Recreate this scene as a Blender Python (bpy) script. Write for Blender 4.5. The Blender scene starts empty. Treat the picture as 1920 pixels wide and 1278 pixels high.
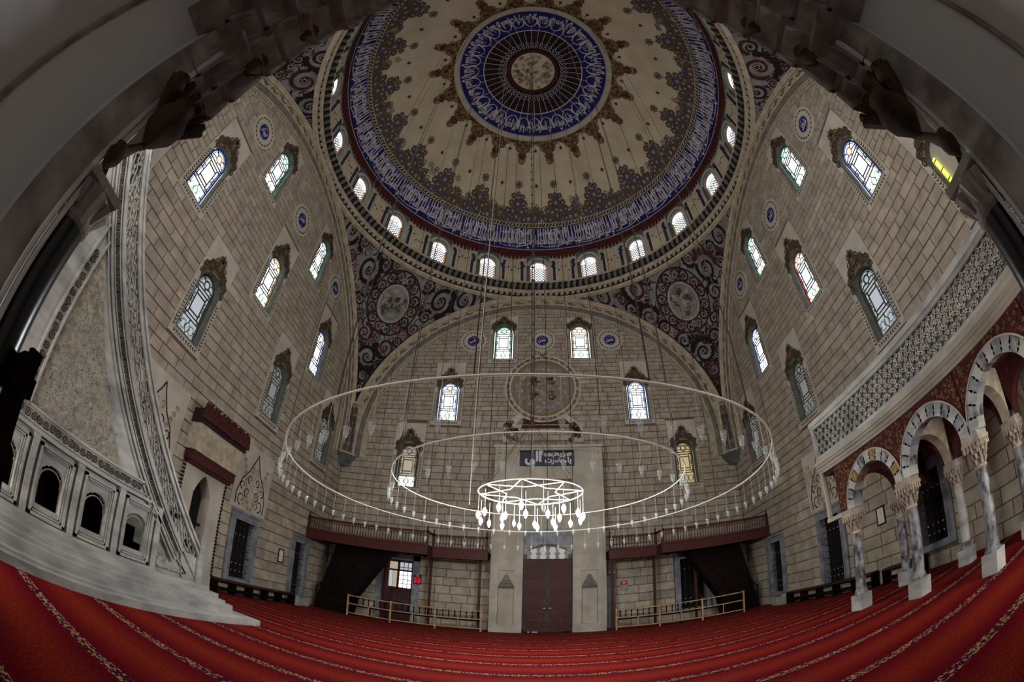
import bpy, math, random
from math import sin, cos, pi, sqrt, atan2, acos, asin, tan, radians, hypot
from mathutils import Vector, Matrix
rnd = random.Random(7)
C = bpy.context.scene.collection
sc = bpy.context.scene

# ---------------------------------------------------------------- camera: a 15.3 mm full-frame diagonal fisheye standing in the prayer niche
CAM = Vector((-0.080, -9.673, 1.458)); YAW, PITCH, ROLL = -0.072, 0.606, 0.033
_f = Vector((sin(YAW)*cos(PITCH), cos(YAW)*cos(PITCH), sin(PITCH)))
_r = Vector((cos(YAW), -sin(YAW), 0)); _u = _r.cross(_f)
R_ = cos(ROLL)*_r + sin(ROLL)*_u; U_ = -sin(ROLL)*_r + cos(ROLL)*_u
cd = bpy.data.cameras.new('camera'); cd.type = 'PANO'; cd.panorama_type = 'FISHEYE_EQUISOLID'
cd.sensor_width = 36.0; cd.fisheye_lens = 815/1920*36; cd.fisheye_fov = radians(200); cd.clip_start = 0.02; cd.clip_end = 200
cam = bpy.data.objects.new('camera', cd); C.objects.link(cam)
cam.matrix_world = Matrix(((R_.x, U_.x, -_f.x, CAM.x), (R_.y, U_.y, -_f.y, CAM.y), (R_.z, U_.z, -_f.z, CAM.z), (0, 0, 0, 1)))
sc.camera = cam
# ---------------------------------------------------------------- world, exposure
w = bpy.data.worlds.new('world'); sc.world = w; w.use_nodes = True
w.node_tree.nodes['Background'].inputs[0].default_value = (0.75, 0.86, 1.0, 1); w.node_tree.nodes['Background'].inputs[1].default_value = 1.0
sc.view_settings.view_transform = 'Standard'; sc.view_settings.look = 'None'; sc.view_settings.gamma = 1; sc.view_settings.use_curve_mapping = False
sc.view_settings.exposure = 0.0
sc.cycles.use_denoising = True; sc.cycles.max_bounces = 6; sc.cycles.diffuse_bounces = 4; sc.cycles.transparent_max_bounces = 8
sc.cycles.caustics_reflective = False; sc.cycles.caustics_refractive = False; sc.cycles.sample_clamp_indirect = 3.0
LIT = 2.3       # daylight behind the bright windows
LITQ = 46.0     # daylight through the tall windows of the prayer wall, behind the viewer
# the daylight that the large ground-floor windows of the prayer wall (behind the camera) let in
def area(name, loc, rot, sx, sy, power, col=(1, .97, .92)):
    l = bpy.data.lights.new(name, 'AREA'); l.shape = 'RECTANGLE'; l.size = sx; l.size_y = sy; l.energy = power; l.color = col
    o = bpy.data.objects.new(name, l); C.objects.link(o); o.location = loc; o.rotation_euler = rot; return o

# ---------------------------------------------------------------- helpers
ORG = {}
class MB:
    def __init__(s): s.v = []; s.f = []
    def add(s, vs, fs):
        b = len(s.v); s.v += [tuple(p) for p in vs]; s.f += [tuple(b+i for i in q) for q in fs]
    def box(s, x0, x1, y0, y1, z0, z1):
        s.add([(x, y, z) for x in (x0, x1) for y in (y0, y1) for z in (z0, z1)], [(0,1,3,2),(4,6,7,5),(0,4,5,1),(2,3,7,6),(0,2,6,4),(1,5,7,3)])
    def mbox(s, g, u0, u1, v0, v1, d0, d1, nu=1, nv=1):
        for i in range(nu):
            for j in range(nv):
                a, b = u0+(u1-u0)*i/nu, u0+(u1-u0)*(i+1)/nu; c, e = v0+(v1-v0)*j/nv, v0+(v1-v0)*(j+1)/nv
                s.add([g(x, y, z) for x in (a, b) for y in (c, e) for z in (d0, d1)], [(0,1,3,2),(4,6,7,5),(0,4,5,1),(2,3,7,6),(0,2,6,4),(1,5,7,3)])
    def quad(s, g, u0, u1, v0, v1, d, nu=1, nv=1):
        vs = [g(u0+(u1-u0)*i/nu, v0+(v1-v0)*j/nv, d) for i in range(nu+1) for j in range(nv+1)]
        s.add(vs, [(i*(nv+1)+j, (i+1)*(nv+1)+j, (i+1)*(nv+1)+j+1, i*(nv+1)+j+1) for i in range(nu) for j in range(nv)])
    def plate(s, g, pts, d0, d1):
        n = len(pts); s.add([g(u, v, d1) for u, v in pts]+[g(u, v, d0) for u, v in pts], [tuple(range(n))]+[(i, (i+1) % n, n+(i+1) % n, n+i) for i in range(n)])
    def poly(s, g, pts, d): s.add([g(u, v, d) for u, v in pts], [tuple(range(len(pts)))])
    def disc(s, g, u, v, r, d, n=16, ry=None, ph=0, lobes=0, amp=0):
        ry = ry or r
        pts = [(u+r*(1+amp*cos(lobes*(2*pi*i/n+ph)))*cos(2*pi*i/n+ph), v+ry*(1+amp*cos(lobes*(2*pi*i/n+ph)))*sin(2*pi*i/n+ph)) for i in range(n)]
        s.add([g(u, v, d)]+[g(a, b, d) for a, b in pts], [(0, 1+i, 1+(i+1) % n) for i in range(n)])
    def ring(s, g, u, v, r0, r1, d0, d1, n=40, a0=0, a1=2*pi, k=1):
        vs = []; m = n if abs(a1-a0-2*pi) < 1e-6 else n+1
        for i in range(m):
            a = a0+(a1-a0)*i/n
            for r, d in ((r0, d0), (r0, d1), (r1, d1), (r1, d0)): vs.append(g(u+r*cos(a), v+r*k*sin(a), d))
        s.add(vs, [(4*i+j, 4*((i+1) % m)+j, 4*((i+1) % m)+j+1, 4*i+j+1) for i in range(n if m == n else m-1) for j in range(3)])
    def ribbon(s, g, pts, w, d, taper=None):
        n = len(pts); vs = []
        for i, (u, v) in enumerate(pts):
            a = pts[max(i-1, 0)]; b = pts[min(i+1, n-1)]; tx, ty = b[0]-a[0], b[1]-a[1]; L = hypot(tx, ty) or 1
            k = w*.5 if taper is None else w*.5*taper(i/(n-1))
            vs += [g(u-ty/L*k, v+tx/L*k, d), g(u+ty/L*k, v-tx/L*k, d)]
        s.add(vs, [(2*i, 2*i+1, 2*i+3, 2*i+2) for i in range(n-1)])
    def bar(s, g, a, b, w, d0, d1):
        tx, ty = b[0]-a[0], b[1]-a[1]; L = hypot(tx, ty) or 1; nx, ny = -ty/L*w/2, tx/L*w/2
        s.plate(g, [(a[0]+nx, a[1]+ny), (b[0]+nx, b[1]+ny), (b[0]-nx, b[1]-ny), (a[0]-nx, a[1]-ny)], d0, d1)
    def tube(s, pts, r, n=6, closed=False, radii=None):
        P = [Vector(p) for p in pts]; m = len(P); vs = []
        for i in range(m):
            t = (P[(i+1) % m]-P[i-1]) if closed else (P[min(i+1, m-1)]-P[max(i-1, 0)])
            t.normalize(); a = t.cross(Vector((0, 0, 1)))
            if a.length < 1e-3: a = Vector((1, 0, 0))
            a.normalize(); b = a.cross(t); rr = radii[i] if radii else r
            vs += [P[i]+a*rr*cos(2*pi*k/n)+b*rr*sin(2*pi*k/n) for k in range(n)]
        fs = [(i*n+k, i*n+(k+1) % n, ((i+1) % m)*n+(k+1) % n, ((i+1) % m)*n+k) for i in range(m if closed else m-1) for k in range(n)]
        if not closed: fs += [tuple(range(n)), tuple((m-1)*n+k for k in range(n))]
        s.add(vs, fs)
    def lathe(s, prof, cx=0, cy=0, n=24, a0=0, a1=2*pi, sx=1, sy=1):
        m = len(prof); full = abs(a1-a0-2*pi) < 1e-6; N = n if full else n+1
        vs = [(cx+sx*r*sin(a0+(a1-a0)*i/n), cy+sy*r*cos(a0+(a1-a0)*i/n), z) for i in range(N) for r, z in prof]
        s.add(vs, [(i*m+j, ((i+1) % N)*m+j, ((i+1) % N)*m+j+1, i*m+j+1) for i in range(n) for j in range(m-1)])
    def sweep(s, g, path, sec):
        # path: list of (u, v, nu, nv) ; sec: list of (offset, d)
        m = len(sec); s.add([g(u+nu*o, v+nv*o, d) for u, v, nu, nv in path for o, d in sec], [(i*m+j, (i+1)*m+j, (i+1)*m+j+1, i*m+j+1) for i in range(len(path)-1) for j in range(m-1)])

def link(o, parent, kw):
    C.objects.link(o)
    if parent is not None: o.parent = parent
    for k, v in kw.items():
        if v is not None: o[k] = v
    return o
def obj(name, mb, mat, parent=None, smooth=False, org=None, **kw):
    o0 = ORG[parent.name] if parent is not None else Vector(org or (0, 0, 0))
    me = bpy.data.meshes.new(name); me.from_pydata([(x-o0.x, y-o0.y, z-o0.z) for x, y, z in mb.v], [], mb.f)
    if smooth:
        me.polygons.foreach_set('use_smooth', [True]*len(me.polygons))
    me.materials.append(mat); o = bpy.data.objects.new(name, me)
    if parent is None: o.location = o0
    link(o, parent, kw); ORG[o.name] = o0.copy(); return o
def thing(name, label, cat, loc=(0, 0, 0), group=None, kind=None):
    o = bpy.data.objects.new(name, None); o.location = loc; o.empty_display_size = .2
    link(o, None, dict(label=label, category=cat, group=group, kind=kind)); ORG[o.name] = Vector(loc); return o
def struct(name, loc=(0, 0, 0), label=None, cat=None): return thing(name, label, cat, loc, kind='structure')
def copy_tree(o, parent=None):
    c = o.copy(); C.objects.link(c)
    if parent is not None: c.parent = parent
    for ch in list(o.children): copy_tree(ch, c)
    return c

# ---------------------------------------------------------------- materials
def mat(name, c, c2=None, scale=3.0, rough=.8, metal=0, island=0.0, bump=0.0, detail=4, stretch=None, emit=None, es=0, spec=.3, fac=1.0):
    m = bpy.data.materials.new(name); m.use_nodes = True; N = m.node_tree.nodes; L = m.node_tree.links; b = N['Principled BSDF']
    b.inputs['Roughness'].default_value = rough; b.inputs['Metallic'].default_value = metal; b.inputs['Specular IOR Level'].default_value = spec
    b.inputs['Base Color'].default_value = (*c, 1)
    if emit: b.inputs['Emission Color'].default_value = (*emit, 1); b.inputs['Emission Strength'].default_value = es
    if c2 or island or bump:
        tc = N.new('ShaderNodeNewGeometry'); src = tc.outputs['Position']
        if stretch:
            mp = N.new('ShaderNodeMapping'); mp.inputs['Scale'].default_value = stretch; L.new(src, mp.inputs[0]); src = mp.outputs[0]
        nz = N.new('ShaderNodeTexNoise'); nz.inputs['Scale'].default_value = scale; nz.inputs['Detail'].default_value = detail; L.new(src, nz.inputs['Vector'])
        rp = N.new('ShaderNodeMapRange'); rp.inputs[1].default_value = .35; rp.inputs[2].default_value = .65; L.new(nz.outputs[0], rp.inputs[0])
        mx = N.new('ShaderNodeMix'); mx.data_type = 'RGBA'; mx.inputs[6].default_value = (*c, 1); mx.inputs[7].default_value = (*(c2 or c), 1); L.new(rp.outputs[0], mx.inputs[0]); out = mx.outputs[2]
        if island:
            oi = N.new('ShaderNodeObjectInfo'); ad = N.new('ShaderNodeMath'); ad.operation = 'ADD'; L.new(tc.outputs['Random Per Island'], ad.inputs[0]); L.new(oi.outputs['Random'], ad.inputs[1])
            fr = N.new('ShaderNodeMath'); fr.operation = 'FRACT'; L.new(ad.outputs[0], fr.inputs[0])
            r2 = N.new('ShaderNodeMapRange'); r2.inputs[3].default_value = 1-island; r2.inputs[4].default_value = 1+island; L.new(fr.outputs[0], r2.inputs[0])
            hs = N.new('ShaderNodeHueSaturation'); L.new(r2.outputs[0], hs.inputs['Value']); L.new(out, hs.inputs['Color']); out = hs.outputs[0]
        L.new(out, b.inputs['Base Color'])
        if bump:
            bp = N.new('ShaderNodeBump'); bp.inputs['Strength'].default_value = bump; bp.inputs['Distance'].default_value = .02; L.new(nz.outputs[0], bp.inputs['Height']); L.new(bp.outputs[0], b.inputs['Normal'])
    return m
def S(r, g, b):   # sRGB 0-255 -> linear
    return tuple(((x/255)/12.92 if x/255 <= .04045 else ((x/255+.055)/1.055)**2.4) for x in (r, g, b))
M = {}
M['stone'] = mat('limestone', S(167,155,141), S(143,132,119), 2.2, .85, island=.10, bump=.3)
M['stone_pale'] = mat('pale limestone', S(180,170,152), S(152,141,123), 2.0, .85, island=.12, bump=.3)
M['mortar'] = mat('brown mortar', S(112,96,78), S(88,74,60), 4, .95)
M['plaster'] = mat('grey plaster', S(188,180,168), S(168,160,148), 1.2, .9)
M['plaster_line'] = mat('beige painted line', S(178,166,146), S(150,138,118), 5, .9)
M['frame_grey'] = mat('grey green window reveal', S(96,98,92), S(76,80,76), 3, .8)
M['lead'] = mat('dark tracery', S(58,56,50), None, rough=.7)
M['brown'] = mat('brown painted ornament', S(80,62,46), S(36,26,22), 9, .9)
M['olive'] = mat('olive brown paint', S(112,96,72), S(70,58,46), 12, .9)
M['leafpaint'] = mat('leaf paint', S(84,70,48), S(46,38,30), 10, .9)
M['ink'] = mat('black brown paint', S(34,24,24), S(20,16,18), 6, .9)
M['maroon'] = mat('maroon paint', S(84,40,40), S(46,22,26), 6, .9)
M['pend'] = mat('blue grey painted plaster', S(138,134,132), S(108,104,104), 1.5, .9)
M['pale'] = mat('pale moulding', S(186,174,154), S(160,148,128), 3, .85)
M['midgrey'] = mat('grey moulding', S(120,116,108), S(94,90,84), 3, .85)
M['cream'] = mat('cream dome plaster', S(208,194,170), S(192,178,152), .8, .9)
M['blue'] = mat('deep blue ground', S(24,28,104), S(18,20,80), 2.5, .7)
M['navy'] = mat('navy paint', S(50,52,84), S(30,32,56), 3, .8)
M['script'] = mat('white script paint', S(196,190,198), None, rough=.8)
M['redband'] = mat('dark red painted band', S(88,34,32), S(48,20,22), 14, .85)
M['gold'] = mat('dull gold paint', S(164,142,94), S(112,90,58), 16, .8)
M['gold2'] = mat('gilding', S(160,128,62), S(104,74,36), 20, .6)
M['marble'] = mat('grey veined marble', S(186,184,178), S(142,142,140), 1.6, .45, bump=.05, stretch=(1, 1, 2.5))
M['marble_carved'] = mat('carved marble', S(176,168,150), S(120,112,96), 14, .6, bump=.6)
M['marble_blue'] = mat('blue grey marble', S(142,146,152), S(104,108,114), 3, .5)
M['marble_dark'] = mat('dark mottled marble', S(150,150,152), S(52,50,54), 9, .4, stretch=(1, 1, .55))
M['granite'] = mat('black polished granite', S(26,26,30), S(14,14,18), 30, .25, spec=.5)
M['void'] = mat('unlit recess', S(22,18,18), None, rough=1)  # flat near-black colour standing for the unlit depth of openings
M['wood'] = mat('dark red brown wood', S(82,32,26), S(48,20,18), 6, .6, stretch=(8, 8, 1))
M['wood_and_shade'] = mat('black brown wood and shade', S(30,20,18), S(20,14,14), 6, .9, spec=.05)  # dark wood; the same colour stands for shade in pulpit and stair
M['wood_pale'] = mat('pale varnished wood', S(184,146,104), S(150,112,76), 5, .5)
M['doorwood'] = mat('carved walnut', S(74,50,50), S(44,28,32), 8, .6, bump=.4)
M['white_metal'] = mat('white enamelled metal', S(226,222,212), None, rough=.4)
M['iron'] = mat('dark iron', S(40,34,32), None, rough=.6, metal=.3)
M['wire'] = mat('thin dark cable', S(58,48,44), None, rough=.8)
M['rope'] = mat('pale rope', S(190,184,172), None, rough=.9)
M['crest_dark'] = mat('dark red crest ground', S(50,24,22), S(30,16,16), 20, .9)
M['cornice_red'] = mat('red crested hood paint', S(84,34,30), S(44,22,20), 22, .8)
M['white'] = mat('white paint', S(220,216,208), None, rough=.6)
def glow(name, col, s):
    return mat(name, (0.02, .02, .02), None, rough=.3, emit=col, es=s)
M['lit'] = glow('daylit clear glass', (.93, .97, 1.0), LIT); M['litq'] = glow('upper daylit glass of the prayer wall', (1.0, .97, .92), LITQ*.75); M['litq_low'] = glow('lower daylit glass of the prayer wall', (1.0, .97, .92), LITQ*.42)
M['half'] = glow('shaded clear glass', (.80, .88, .95), .55)
M['dim'] = glow('dim glass', (.82, .84, .80), .22)
M['warm'] = glow('warm yellow glass', (1.0, .80, .42), .50)  # evenly glowing warm yellow pane
M['beige'] = glow('beige lit glass', (1.0, .86, .62), .42)
M['yellow'] = glow('yellow lit glass', (1.0, .95, .10), 2.2)
GL = {'green': glow('green glass', (.03, .42, .12), .8), 'bluegl': glow('blue glass', (.12, .25, .85), .9), 'orange': glow('amber glass', (.9, .45, .06), .8), 'redgl': glow('red glass', (.9, .06, .08), .9)}
GD = {'green': mat('dull green glass', S(70,96,74)), 'bluegl': mat('dull blue glass', S(84,92,124)), 'orange': mat('dull amber glass', S(128,104,70)), 'redgl': mat('dull red glass', S(120,64,60))}

# ---------------------------------------------------------------- text: Arabic letters joined through their presentation forms
_D = {0x626:0xFE89,0x628:0xFE8F,0x62A:0xFE95,0x62B:0xFE99,0x62C:0xFE9D,0x62D:0xFEA1,0x62E:0xFEA5,0x633:0xFEB1,0x634:0xFEB5,0x635:0xFEB9,0x636:0xFEBD,0x637:0xFEC1,0x638:0xFEC5,0x639:0xFEC9,0x63A:0xFECD,0x641:0xFED1,0x642:0xFED5,0x643:0xFED9,0x644:0xFEDD,0x645:0xFEE1,0x646:0xFEE5,0x647:0xFEE9,0x64A:0xFEF1}
_Rj = {0x622:0xFE81,0x623:0xFE83,0x624:0xFE85,0x625:0xFE87,0x627:0xFE8D,0x629:0xFE93,0x62F:0xFEA9,0x630:0xFEAB,0x631:0xFEAD,0x632:0xFEAF,0x648:0xFEED,0x649:0xFEEF}
def shape(t):
    out = []; prev = False; cs = [ord(c) for c in t]; i = 0
    while i < len(cs):
        c = cs[i]; nx = cs[i+1] if i+1 < len(cs) else 0; step = 1
        if c == 0x644 and nx == 0x627: out.append(chr(0xFEFC if prev else 0xFEFB)); prev = False; step = 2
        elif c in _D:
            j = nx in _D or nx in _Rj; b = _D[c]; out.append(chr(b+(3 if j else 1) if prev else b+(2 if j else 0))); prev = j
        elif c in _Rj: out.append(chr(_Rj[c]+(1 if prev else 0))); prev = False
        else: out.append(chr(c)); prev = False
        i += step
    return ''.join(reversed(out))
def text2d(s, bold=.012, shp=True):
    c = bpy.data.curves.new('script', 'FONT'); c.body = shape(s) if shp else s; c.resolution_u = 2; c.offset = bold
    o = bpy.data.objects.new('script', c); C.objects.link(o); bpy.context.view_layer.update()
    e = o.evaluated_get(bpy.context.evaluated_depsgraph_get()); me = e.to_mesh()
    vs = [(v.co.x, v.co.y) for v in me.vertices]; fs = [tuple(p.vertices) for p in me.polygons]; e.to_mesh_clear()
    bpy.data.objects.remove(o); bpy.data.curves.remove(c)
    x0 = min(v[0] for v in vs); x1 = max(v[0] for v in vs); y0 = min(v[1] for v in vs); y1 = max(v[1] for v in vs)
    return [((x-x0)/(x1-x0), (y-y0)/(y1-y0)) for x, y in vs], fs, (x1-x0)/(y1-y0)
def put_text(mb, g, t, u0, u1, v0, v1, d, flip=1):
    vs, fs, _ = t
    mb.add([g(u0+(u1-u0)*x, v0+(v1-v0)*y, d) for x, y in vs], fs)

# ---------------------------------------------------------------- surfaces
A = 10.0; ZS = 9.199; EB = 9.058
FAR = lambda u, v, d: (u, A-d, v)
LEFT = lambda u, v, d: (-A+d, u, v)
RIGHT = lambda u, v, d: (A-d, u, v)
NEAR = lambda u, v, d: (u, -A+d, v)
def off(g, du, dv, dd=0): return lambda u, v, d: g(u+du, v+dv, d+dd)
DR, DZ = 10.35, 19.1
DOME = lambda ph, th, d: ((DR-d)*sin(th)*sin(ph), (DR-d)*sin(th)*cos(ph), DZ+(DR-d)*cos(th))
CYR = 9.95
CYL = lambda ph, z, d: ((CYR-d)*sin(ph), (CYR-d)*cos(ph), z)
def arch_hw(z, o=0):   # half width of the tympanum at height z, o inside the outer edge of the arch
    if z <= ZS: return A-o
    k = (z-ZS)/(EB-o*.9)
    return (A-o)*sqrt(1-k*k) if k < 1 else 0
def arch_path(n=90, zb=8.0):
    P = [(-A, zb, 1, 0), (-A, ZS, 1, 0)]
    for i in range(1, n):
        t = -pi/2+pi*i/n; nx, nz = -sin(t)/A, -cos(t)/EB; L = hypot(nx, nz); P.append((A*sin(t), ZS+EB*cos(t), nx/L, nz/L))
    return P+[(A, ZS, -1, 0), (A, zb, -1, 0)]
def circ(u, v, r, n=24, a0=0, a1=2*pi, k=1): return [(u+r*cos(a0+(a1-a0)*i/n), v+k*r*sin(a0+(a1-a0)*i/n)) for i in range(n+1)]
def spiral(u, v, r, a0, turns, sg, n=26): return [(u+r*(1-.82*i/n)*cos(a0+sg*turns*2*pi*i/n), v+r*(1-.82*i/n)*sin(a0+sg*turns*2*pi*i/n)) for i in range(n+1)]
def scroll(mb, g, u, v, r, a0, sg, w, d, leaves=7, mb2=None):
    mb.ribbon(g, spiral(u, v, r, a0, 1.35, sg), w*1.25, d, lambda t: 1.1-.8*t)
    for k in range(leaves):
        a = a0-sg*.35*pi*k*(2.2/leaves)-sg*.2; R = r*1.02; p = (u+R*cos(a), v+R*sin(a))
        q = a-sg*(.8+.3*(k % 2)); l = r*(.42+.2*((k*7) % 3)/2)
        pts = [(p[0]+l*t*cos(q+sg*1.1*t), p[1]+l*t*sin(q+sg*1.1*t)) for t in (0, .25, .5, .75, 1)]
        (mb2 or mb).ribbon(g, pts, w*1.8, d+.002, lambda t: sin(pi*min(1, .2+.8*t)))
    mb.disc(g, u, v, r*.22, d+.003, 8)
def rosette(mbs, g, u, v, r, d, k=1, lobes=8):
    # painted rosette: dark scalloped disc, light petals, dark eye ; k = horizontal stretch
    a, b, c = mbs; gg = lambda x, y, z: g(u+x*k, v+y, z)
    a.disc(gg, 0, 0, r, d, 2*lobes, lobes=lobes, amp=.12)
    for i in range(lobes): b.disc(gg, .62*r*cos(2*pi*i/lobes), .62*r*sin(2*pi*i/lobes), r*.2, d+.008, 6)
    c.disc(gg, 0, 0, r*.3, d+.012, 8)

# ---------------------------------------------------------------- stone courses
VIEW = lambda p: (Vector(p)-CAM)
def courses(name, wall, g, hw, top, obst, zlist, jit):
    """g: wall map, hw(z): half width, obst: list of (u0,u1,v0,v1)."""
    stones = []; z = 0; r = random.Random(jit)
    while z < top-.05:
        h = zlist(z); z1 = min(z+h, top)
        W = hw(z); iv = [(-W, W)]
        for (a, b, c, e) in obst:
            ov = min(z1, e)-max(z, c)
            if ov > .45*h:
                niv = []
                for s, t in iv:
                    if b <= s or a >= t: niv.append((s, t)); continue
                    if a > s: niv.append((s, a))
                    if b < t: niv.append((b, t))
                iv = niv
        for s, t in iv:
            u = s; first = True
            while u < t-.06:
                l = round(r.uniform(.45, .95)*(1.25 if z < 4 else 1), 1)
                if first: l *= r.uniform(.5, 1); first = False
                e = min(u+l, t)
                if t-e < .2: e = t
                stones.append((u, e, z, z1)); u = e
        z = z1
    nrm = (Vector(g(0, 0, 1))-Vector(g(0, 0, 0)))
    def size(s):
        p = Vector(g((s[0]+s[1])/2, (s[2]+s[3])/2, 0)); v = p-CAM; D = v.length
        if v.dot(_f)/D < .02: return 0
        return (s[1]-s[0])*(s[3]-s[2])*abs(v.dot(nrm))/D**3
    order = sorted(range(len(stones)), key=lambda i: -size(stones[i])); top300 = set(order[:300]); rest = {'stone': MB(), 'stone_pale': MB()}; cache = {}
    j = .006
    for i, (u0, u1, v0, v1) in enumerate(stones):
        pale = 'stone_pale' if (v0 < 3.9 and r.random() < .8) or r.random() < .03 else 'stone'
        w, h = round(u1-u0-2*j, 2), round(v1-v0-2*j, 2); du, dv = (u1-u0-w)/2, (v1-v0-h)/2; c = min(.015, w/4); dp = 0.012*r.random()
        if i in top300:
            key = (w, h, pale)
            if key not in cache:
                q = MB(); G = lambda u, v, d: tuple(Vector(g(u, v, d))-Vector(g(0, 0, 0)))
                q.add([G(0, 0, -.06), G(w, 0, -.06), G(w, h, -.06), G(0, h, -.06), G(c, c, 0), G(w-c, c, 0), G(w-c, h-c, 0), G(c, h-c, 0)], [(4,5,6,7),(0,1,5,4),(1,2,6,5),(2,3,7,6),(3,0,4,7)])
                me = bpy.data.meshes.new('stone'); me.from_pydata(q.v, [], q.f); me.materials.append(M[pale]); cache[key] = me
            o = bpy.data.objects.new('stone', cache[key]); o.location = g(u0+du, v0+dv, dp); link(o, wall, {})
        else:
            u, v = u0+du, v0+dv
            rest[pale].add([g(u, v, -.06), g(u+w, v, -.06), g(u+w, v+h, -.06), g(u, v+h, -.06), g(u+c, v+c, dp), g(u+w-c, v+c, dp), g(u+w-c, v+h-c, dp), g(u+c, v+h-c, dp)], [(4,5,6,7),(0,1,5,4),(1,2,6,5),(2,3,7,6),(3,0,4,7)])
    obj('stonework', rest['stone'], M['stone'], wall, kind='stuff'); obj('stonework_pale', rest['stone_pale'], M['stone_pale'], wall, kind='stuff')
def bed(g, hw, top, obst, n=60):
    """mortar bed with openings left free"""
    mb = MB(); br = sorted(set([round(top*i/n, 3) for i in range(n+1)]+[round(min(max(x, 0), top), 3) for o in obst for x in o[2:]]))
    for a, b in zip(br, br[1:]):
        if b-a < 1e-3: continue
        W0, W1 = hw(a), hw(b); iv = [(-1e3, 1e3)]
        for (s, t, c, e) in obst:
            if min(b, e)-max(a, c) > 1e-4:
                niv = []
                for x, y in iv:
                    if t <= x or s >= y: niv.append((x, y)); continue
                    if s > x: niv.append((x, s))
                    if t < y: niv.append((t, y))
                iv = niv
        for x, y in iv:
            q = [g(max(x, -W0), a, -.03), g(min(y, W0), a, -.03), g(min(y, W1), b, -.03), g(max(x, -W1), b, -.03)]
            if min(y, W0) > max(x, -W0): mb.add(q, [(0, 1, 2, 3)])
    return mb
def outline(hwid, v0, v1, rise, n=12, pointed=False):
    """arched outline, counter clockwise from bottom left"""
    P = [(-hwid, v0), (hwid, v0)]; s = v1-rise
    for i in range(n+1):
        t = pi*i/n; x = hwid*cos(t); y = s+rise*sin(t)
        if pointed: y = s+rise*(1-(abs(cos(t)))**1.5)
        P.append((x, y))
    return P
def holed_panel(mb, g, rect, hole, d0, d1, dback):
    """flat plate with an arched hole and reveals going back to dback"""
    u0, u1, v0, v1 = rect; cx = 0; cy = (min(p[1] for p in hole)+max(p[1] for p in hole))/2
    H = []
    for i in range(len(hole)):
        a = hole[i]; b = hole[(i+1) % len(hole)]; m = 4 if i in (0, 1, len(hole)-1) else 1
        for k in range(m): H.append((a[0]+(b[0]-a[0])*k/m, a[1]+(b[1]-a[1])*k/m))
    def outp(p):
        dx, dy = p[0]-cx, p[1]-cy; ts = []
        if dx > 1e-9: ts.append((u1-cx)/dx)
        if dx < -1e-9: ts.append((u0-cx)/dx)
        if dy > 1e-9: ts.append((v1-cy)/dy)
        if dy < -1e-9: ts.append((v0-cy)/dy)
        t = min(ts); return (cx+dx*t, cy+dy*t)
    # insert rays through the rectangle corners
    Q = []
    for i in range(len(H)):
        a, b = H[i], H[(i+1) % len(H)]; Q.append((a, outp(a)))
        for X, Y in ((u0, v0), (u1, v0), (u1, v1), (u0, v1)):
            ca = (a[0]-cx)*(Y-cy)-(a[1]-cy)*(X-cx); cb = (b[0]-cx)*(Y-cy)-(b[1]-cy)*(X-cx)
            if ca*cb < 0 and ((a[0]-cx)*(X-cx)+(a[1]-cy)*(Y-cy)) > 0:
                t = ca/(ca-cb); Q.append(((a[0]+(b[0]-a[0])*t, a[1]+(b[1]-a[1])*t), (X, Y)))
    n = len(Q); vs = []
    for h, o in Q: vs += [g(*h, dback), g(*h, d1), g(*o, d1), g(*o, d0)]
    mb.add(vs, [(4*i+j, 4*((i+1) % n)+j, 4*((i+1) % n)+j+1, 4*i+j+1) for i in range(n) for j in range(3)])

M['niche'] = mat('smooth niche marble', S(212,212,210), S(202,202,200), .8, .6, stretch=(1, 1, .3)); M['niche_dark'] = mat('brown grey niche stone', S(168,160,152), S(118,108,102), 9, .7)

M['fl_brown'] = mat('muted brown flower paint', S(112,90,74), S(66,50,42), 10, .9); M['fl_blue'] = mat('muted blue flower paint', S(92,92,116), S(58,58,86), 10, .9); M['fl_light'] = mat('light petal paint', S(176,164,146), S(140,128,114), 8, .9)
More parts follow.
